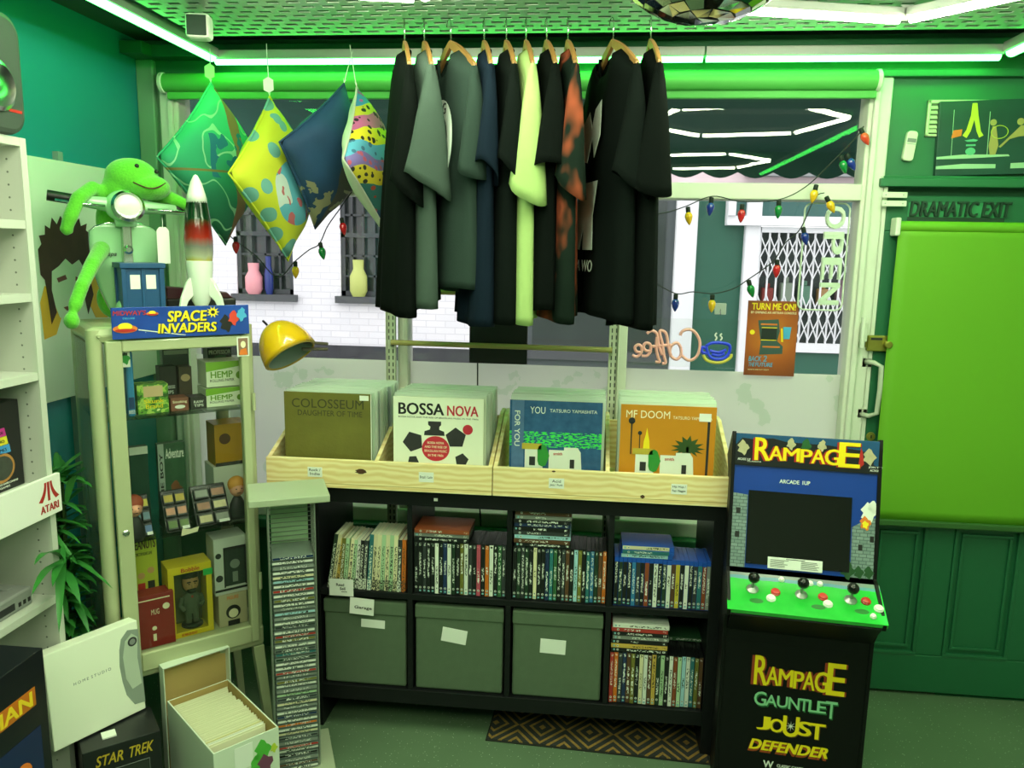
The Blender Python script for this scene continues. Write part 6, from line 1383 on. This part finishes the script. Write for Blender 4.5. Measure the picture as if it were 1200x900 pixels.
card('second_figure', [disc(.182, .178, .011, 12), [(.172, .10), (.180, .165), (.192, .165), (.204, .10), (.196, .068), (.178, .068)]], crm, t, -.0005); card('third_figure', [disc(.272, .178, .012, 12), [(.205, .095), (.25, .14), (.275, .166), (.33, .158), (.36, .135), (.34, .12), (.30, .13), (.27, .128), (.24, .12), (.212, .092)]], crm, t, -.0005)
MB().tube([(.205+.028*math.cos(a), -.001, .145+.022*math.sin(a)) for a in [2*PI*k/20 for k in range(20)]], .0012, 5, True).build('hoop', ygl, t)

# ------------------------------------------------------------------ arcade machine
AW = .455; AXY = (.441, 2.333, .153); ARZ = -6.0
t = thing('arcade_machine', 'small black arcade machine with green control deck beside the shelf unit', 'arcade machine', AXY, ARZ); t.scale = (.91, .91, .91)
ZF = -AXY[2]/.91
am = mat('arcade_black', '#08090a', .45, var=.15, vs=8, spec=.25)
# side profile in (depth, height): depth 0 = front panel plane, negative towards the viewer
prof = [(.0, ZF), (.0, .46), (-.05, .53), (-.115, .560), (-.122, .582), (.02, .655), (.045, .66), (.125, 1.085), (.133, 1.112), (.150, 1.108), (.36, .96), (.36, ZF)]
for x in (-.012, AW): MB().prism(prof, x, x+.012, SW).build('side_panel', am, t, bevel=.0015)
MB().box(0, .004, ZF, AW, .016, .50).build('front_panel', am, t); MB().box(0, .34, ZF, AW, .352, .96).build('back_panel', am, t); MB().prism([(.140, 1.104), (.345, .958), (.345, .948), (.140, 1.094)], 0, AW, SW).build('top_panel', am, t)
MB().add([(0, .004, .46), (AW, .004, .46), (AW, -.112, .566), (0, -.112, .566)], [(0, 1, 2, 3)]).build('deck_underside', am, t, solid=.004)
# control deck frame: slope from (-.12,.580) to (.03,.648)
dl = math.hypot(.15, .068); da = math.atan2(.068, .15)
DK = T(0, -.121, .580) @ Matrix.Rotation(da, 4, 'X')      # local: x across, y up the slope, z out of the deck
dk = bpy.data.objects.new('control_deck', None); bpy.data.objects.remove(dk)
g = NG('deck_green'); X, Y, Z = g.sep(); n = g.noise(16, 3)
ybl = g.math('ADD', Y, g.math('MULTIPLY', n, .02)); c = g.mix(n, lin('#1a9c2c'), lin('#39cc4a')); c = g.mix(g.math('GREATER_THAN', ybl, .145), c, lin('#5f8fa0')); c = g.mix(g.math('GREATER_THAN', ybl, .160), c, lin('#7f8a86'))
g.base(c); g.set(g.b, 'Roughness', .18); g.set(g.b, 'Coat Weight', .4)
deck = MB().box(-.012, 0, -.012, AW+.016, dl, .004).build('control_deck', g.m, t, bevel=.001); deck.matrix_local = DK
def on_deck(b, name, m, smooth=True): o = b.build(name, m, deck, smooth='auto' if smooth else False); return o
for jx, jy in ((.070, .093), (.222, .090), (.372, .088)):
    on_deck(MB().lathe([(.020, .004), (.019, .007), (.010, .012), (.0045, .014), (.0045, .045), (.006, .047)], 18, T(jx, jy, 0)), 'joystick_shaft', steel)
    on_deck(MB().ell((jx, jy, .058), .0185, 18), 'joystick_ball', mat('ball_black', '#0c0c0d', .15))
rb = mat('button_red', '#c3261f', .3); wb_ = mat('button_white', '#e6e9e0', .3)
def button(x, y, m, r=.0125): on_deck(MB().lathe([(r*1.2, .004), (r*1.2, .008), (r, .009), (r*.95, .013), (r*.5, .0145), (.0005, .0145)], 18, T(x, y, 0)), 'button', m)
for x in (.142, .288, .418): button(x, .088, rb)
for x, y in ((.126, .060), (.300, .060), (.452, .062)): button(x, y, wb_)
for x, y in ((.165, .145), (.255, .140), (.285, .142), (.43, .028)): button(x, y, wb_, .008)
fl = mat('deck_print', '#12701f', .4)
for x in (.08, .27, .40):
    b = MB(); b.prism(disc(x, .045, .022, 16, .010), 0, .0006, T(0, 0, .0047) @ RX(-90)); on_deck(b, 'deck_print', fl, False)
# screen bezel: slope from (.045,.66) to (.118,1.02)
bl = math.hypot(.073, .345); ba = math.atan2(.345, .073)
BZ = T(0, .046, .662) @ Matrix.Rotation(ba, 4, 'X') @ RX(-90)  # local: x across, z up the slope, -y out
bzl = bl
bz = MB().box(0, 0, 0, AW, .008, bzl).build('screen_bezel', mat('bezel_blue', '#123c94', .3, var=.12, vs=6), t); bz.matrix_local = BZ
brk = NG('bezel_bricks'); bt = brk.n('TexBrick', None, Vector=brk.n('Mapping', None, Vector=brk.obj(), Rotation=(PI/2, 0, 0)).outputs[0], Color1=lin('#7f918f'), Color2=lin('#6e8280'), Mortar=lin('#40504e'), Scale=22.0); brk.base(bt.outputs[0]); brk = brk.m
sx0, sx1, sz0, sz1 = .050, .380, .045, .262
card('brick_print', [[(.0, .0), (sx0-.002, .0), (sx0-.002, .245), (.0, .25)], [(sx1+.004, .0), (AW, .0), (AW, .20), (.415, .185), (sx1+.004, .165)]], brk, bz, 0)
card('smoke_print', [blob(.432, .215, .022, 1), blob(.445, .235, .014, 2)], white, bz, -.0009); card('flame_print', [blob(.424, .180, .016, .6)], orange, bz, -.0015); card('flame_print', [blob(.424, .176, .009, .3)], yellow, bz, -.0022)
card('window_print', [rect(.012, .18, .026, .20), rect(.012, .10, .026, .12), rect(.405, .09, .418, .11), rect(.44, .12, .452, .14)], ink, bz, -.0009)
card('leaf_print', [blob(.375, .022, .02, 2), blob(.41, .018, .014, 1), blob(.44, .020, .014, 1.5)], mat('print_deep_green', '#1d4a24', .5), bz, -.0009)
MB().box(sx0, -.004, sz0-.03, sx1, 0, sz1).build('screen', mat('screen_dark', '#050807', .08, spec=.6), bz, bevel=.001)
text([('ARCADE', (.148, .292, .212, .305)), ('1UP', (.222, .292, .246, .305))], None, pale, bz, 0, off=.03)
cd = MB().box(.122, -.006, .006, .296, -.0045, .044).build('instruction_card', white, bz, bevel=.0005)
b = MB()
for k in range(6):
    b.box(.130, -.0066, .012+.0045*k, .130+rnd.uniform(.04, .062), -.0062, .0135+.0045*k); b.box(.228, -.0066, .012+.0045*k, .228+rnd.uniform(.045, .06), -.0062, .0135+.0045*k)
b.box(.18, -.0066, .039, .24, -.0062, .041); b.build('printed_lines', dark, cd)
# marquee: slope from (.118,1.005) to (.130,1.10)
MQ = T(0, .112, 1.000) @ RX(-7)
mq = MB().box(0, 0, 0, AW, .01, .108).build('marquee', mat('marquee_blue', '#26527c', .25, var=.3, vs=9), t, bevel=.001); mq.matrix_local = MQ
card('dark_skyline', [[(0, 0), (AW, 0), (AW, .024), (.44, .03), (.44, .06), (.40, .075), (.30, .085), (.16, .088), (.12, .098), (.06, .090), (.02, .094), (0, .07)]], mat('marquee_dark', '#14181c', .4), mq, 0)
stone = mat('print_stone', '#b9b08c', .5, var=.25, vs=60)
card('stone_print', [blob(.024, .060, .017, 1), blob(.178, .082, .013, 2), blob(.276, .082, .013, 3), blob(.425, .055, .018, 1.4)], stone, mq, -.0009); card('green_print', [blob(.226, .080, .015, 2.2)], mat('print_forest', '#1c5a2a', .5), mq, -.0009)
def logo(parent, x0, z0, w_, h, m1, m2, y=-.0012, ddx=-.006, skew=0):
    L_ = [('R', 0, .15, -.02, 1.0), ('A', .14, .275, .02, .66), ('M', .275, .435, .03, .62), ('P', .44, .555, .0, .60), ('A', .545, .675, .0, .64), ('G', .67, .815, -.02, .68), ('E', .80, 1.0, -.08, 1.02)]
    for m_, dx_, dz_, yy in ((m2, ddx, -.002, y), (m2, -ddx*.6, -.001, y), (m1, 0, 0, y-.0012)):
        text([(ch, (x0+w_*a+dx_, z0+h*c_+dz_, x0+w_*b_+dx_, z0+h*d_+dz_)) for ch, a, b_, c_, d_ in L_], None, m_, parent, yy, off=.022)
logo(mq, .062, .022, .335, .076, mat('logo_yellow', '#f7dc12', .4), red)
card('red_edge', [[(.058, .022), (.066, .022), (.066, .096), (.058, .085)], [(.392, .012), (.41, .03), (.404, .07), (.398, .085)]], red, mq, -.001)
text('JOIN THE', (.425, .018, .468, .025), white, mq, 0, off=.03); text('ACTION!', (.43, .008, .462, .015), white, mq, 0, off=.03); text([('ARCADE 1UP', (.008, .017, .05, .025)), ('CLASSICS', (.04, .013, .085, .017))], None, white, mq, -.0003)
# logos on the front panel
LG = MB().box(.02, .0034, .05, .40, .0040, .46).build('front_artwork', am, t)
LG.location = (-.020, 0, -.108); LG.scale = (1.14, 1, 1.14)
FP = .0035; fy = mat('logo_yellow', '#f7dc12', .4)
cx0 = .105
logo(LG, cx0, .330, .255, .092, fy, mat('logo_rust', '#9c3a1c', .5), FP, -.008)
for m_, dx_, dz_, yy in ((mat('gaunt_dark', '#1c6a34', .5), .003, -.005, FP), (mat('gaunt_pale', '#8fd0a0', .5), 0, 0, FP-.001)):
    L_ = [('G', 0, .15, 0, 1), ('A', .14, .28, .05, .85), ('U', .28, .41, .05, .85), ('N', .42, .55, .02, .85), ('T', .55, .66, .0, .86), ('L', .66, .76, .0, .84), ('E', .76, .87, 0, .84), ('T', .86, 1, -.3, .9)]
    text([(ch, (cx0+.005+.235*a+dx_, .262+.045*c_+dz_, cx0+.005+.235*b_+dx_, .262+.045*d_+dz_)) for ch, a, b_, c_, d_ in L_], None, m_, LG, yy, off=.01)
L_ = [('J', 0, .2, .05, .8), ('O', .19, .40, 0, .75), ('U', .38, .62, -.15, 1.0), ('S', .60, .80, 0, .8), ('T', .76, 1, -.1, .78)]
for m_, dx_, dz_, yy in ((mat('joust_dark', '#6b4a12', .5), .003, -.003, FP), (fy, 0, 0, FP-.001)):
    text([(ch, (cx0+.018+.195*a+dx_, .182+.058*c_+dz_, cx0+.018+.195*b_+dx_, .182+.058*d_+dz_)) for ch, a, b_, c_, d_ in L_], None, m_, LG, yy, off=.03)
card('white_star', [[((.014 if k % 2 == 0 else .003)*math.cos(R(22.5*k))+cx0+.115, (.016 if k % 2 == 0 else .003)*math.sin(R(22.5*k))+.208) for k in range(16)]], white, LG, FP-.002)
for m_, dx_, dz_, yy in ((mat('def_rust', '#a4451c', .5), -.003, -.008, FP), (fy, 0, 0, FP-.001)): text('DEFENDER', (cx0+.0+dx_, .118+dz_, cx0+.225+dx_, .152+dz_), m_, LG, yy, off=.05, shear=.25)
text([('W', (cx0+.045, .062, cx0+.075, .085)), ('CLASSIC GAMES', (cx0+.085, .068, cx0+.16, .078))], None, white, LG, FP, off=.03)

# ------------------------------------------------------------------ rug under the shelf
g = NG('rug_pattern'); X, Y, Z = g.sep()
ax = g.math('ABSOLUTE', g.math('SUBTRACT', g.math('MODULO', g.math('ADD', X, 5.0), .17), .085)); ay = g.math('MULTIPLY', g.math('ABSOLUTE', g.math('SUBTRACT', g.math('MODULO', g.math('ADD', Y, 5.0), .20), .10)), .85)
dm = g.math('MODULO', g.math('ADD', ax, ay), .036); ln = g.math('LESS_THAN', dm, .013); n = g.noise(120, 2)
g.base(g.mix(g.math('MULTIPLY', ln, g.math('ADD', n, .35)), lin('#1f2220'), lin('#8a6a2c'))); g.set(g.b, 'Roughness', .95); g.bump(n, .5, .004)
a_ = sight(571, 866, Z=.004); b_ = sight(820, 893, Z=.004)
t = thing('door_mat', 'dark rug with gold diamond lines on the floor under the shelf unit', 'rug', (a_.x, a_.y, .0), math.degrees(math.atan2(b_.y-a_.y, b_.x-a_.x)))
ln_ = math.hypot(b_.x-a_.x, b_.y-a_.y); MB().box(0, 0, .0005, ln_+.03, .34, .007).build('pile', g.m, t, bevel=.002); MB().box(-.006, -.006, .0003, ln_+.036, .346, .004).build('rug_edge', mat('rug_edge', '#15170f', .9), t)
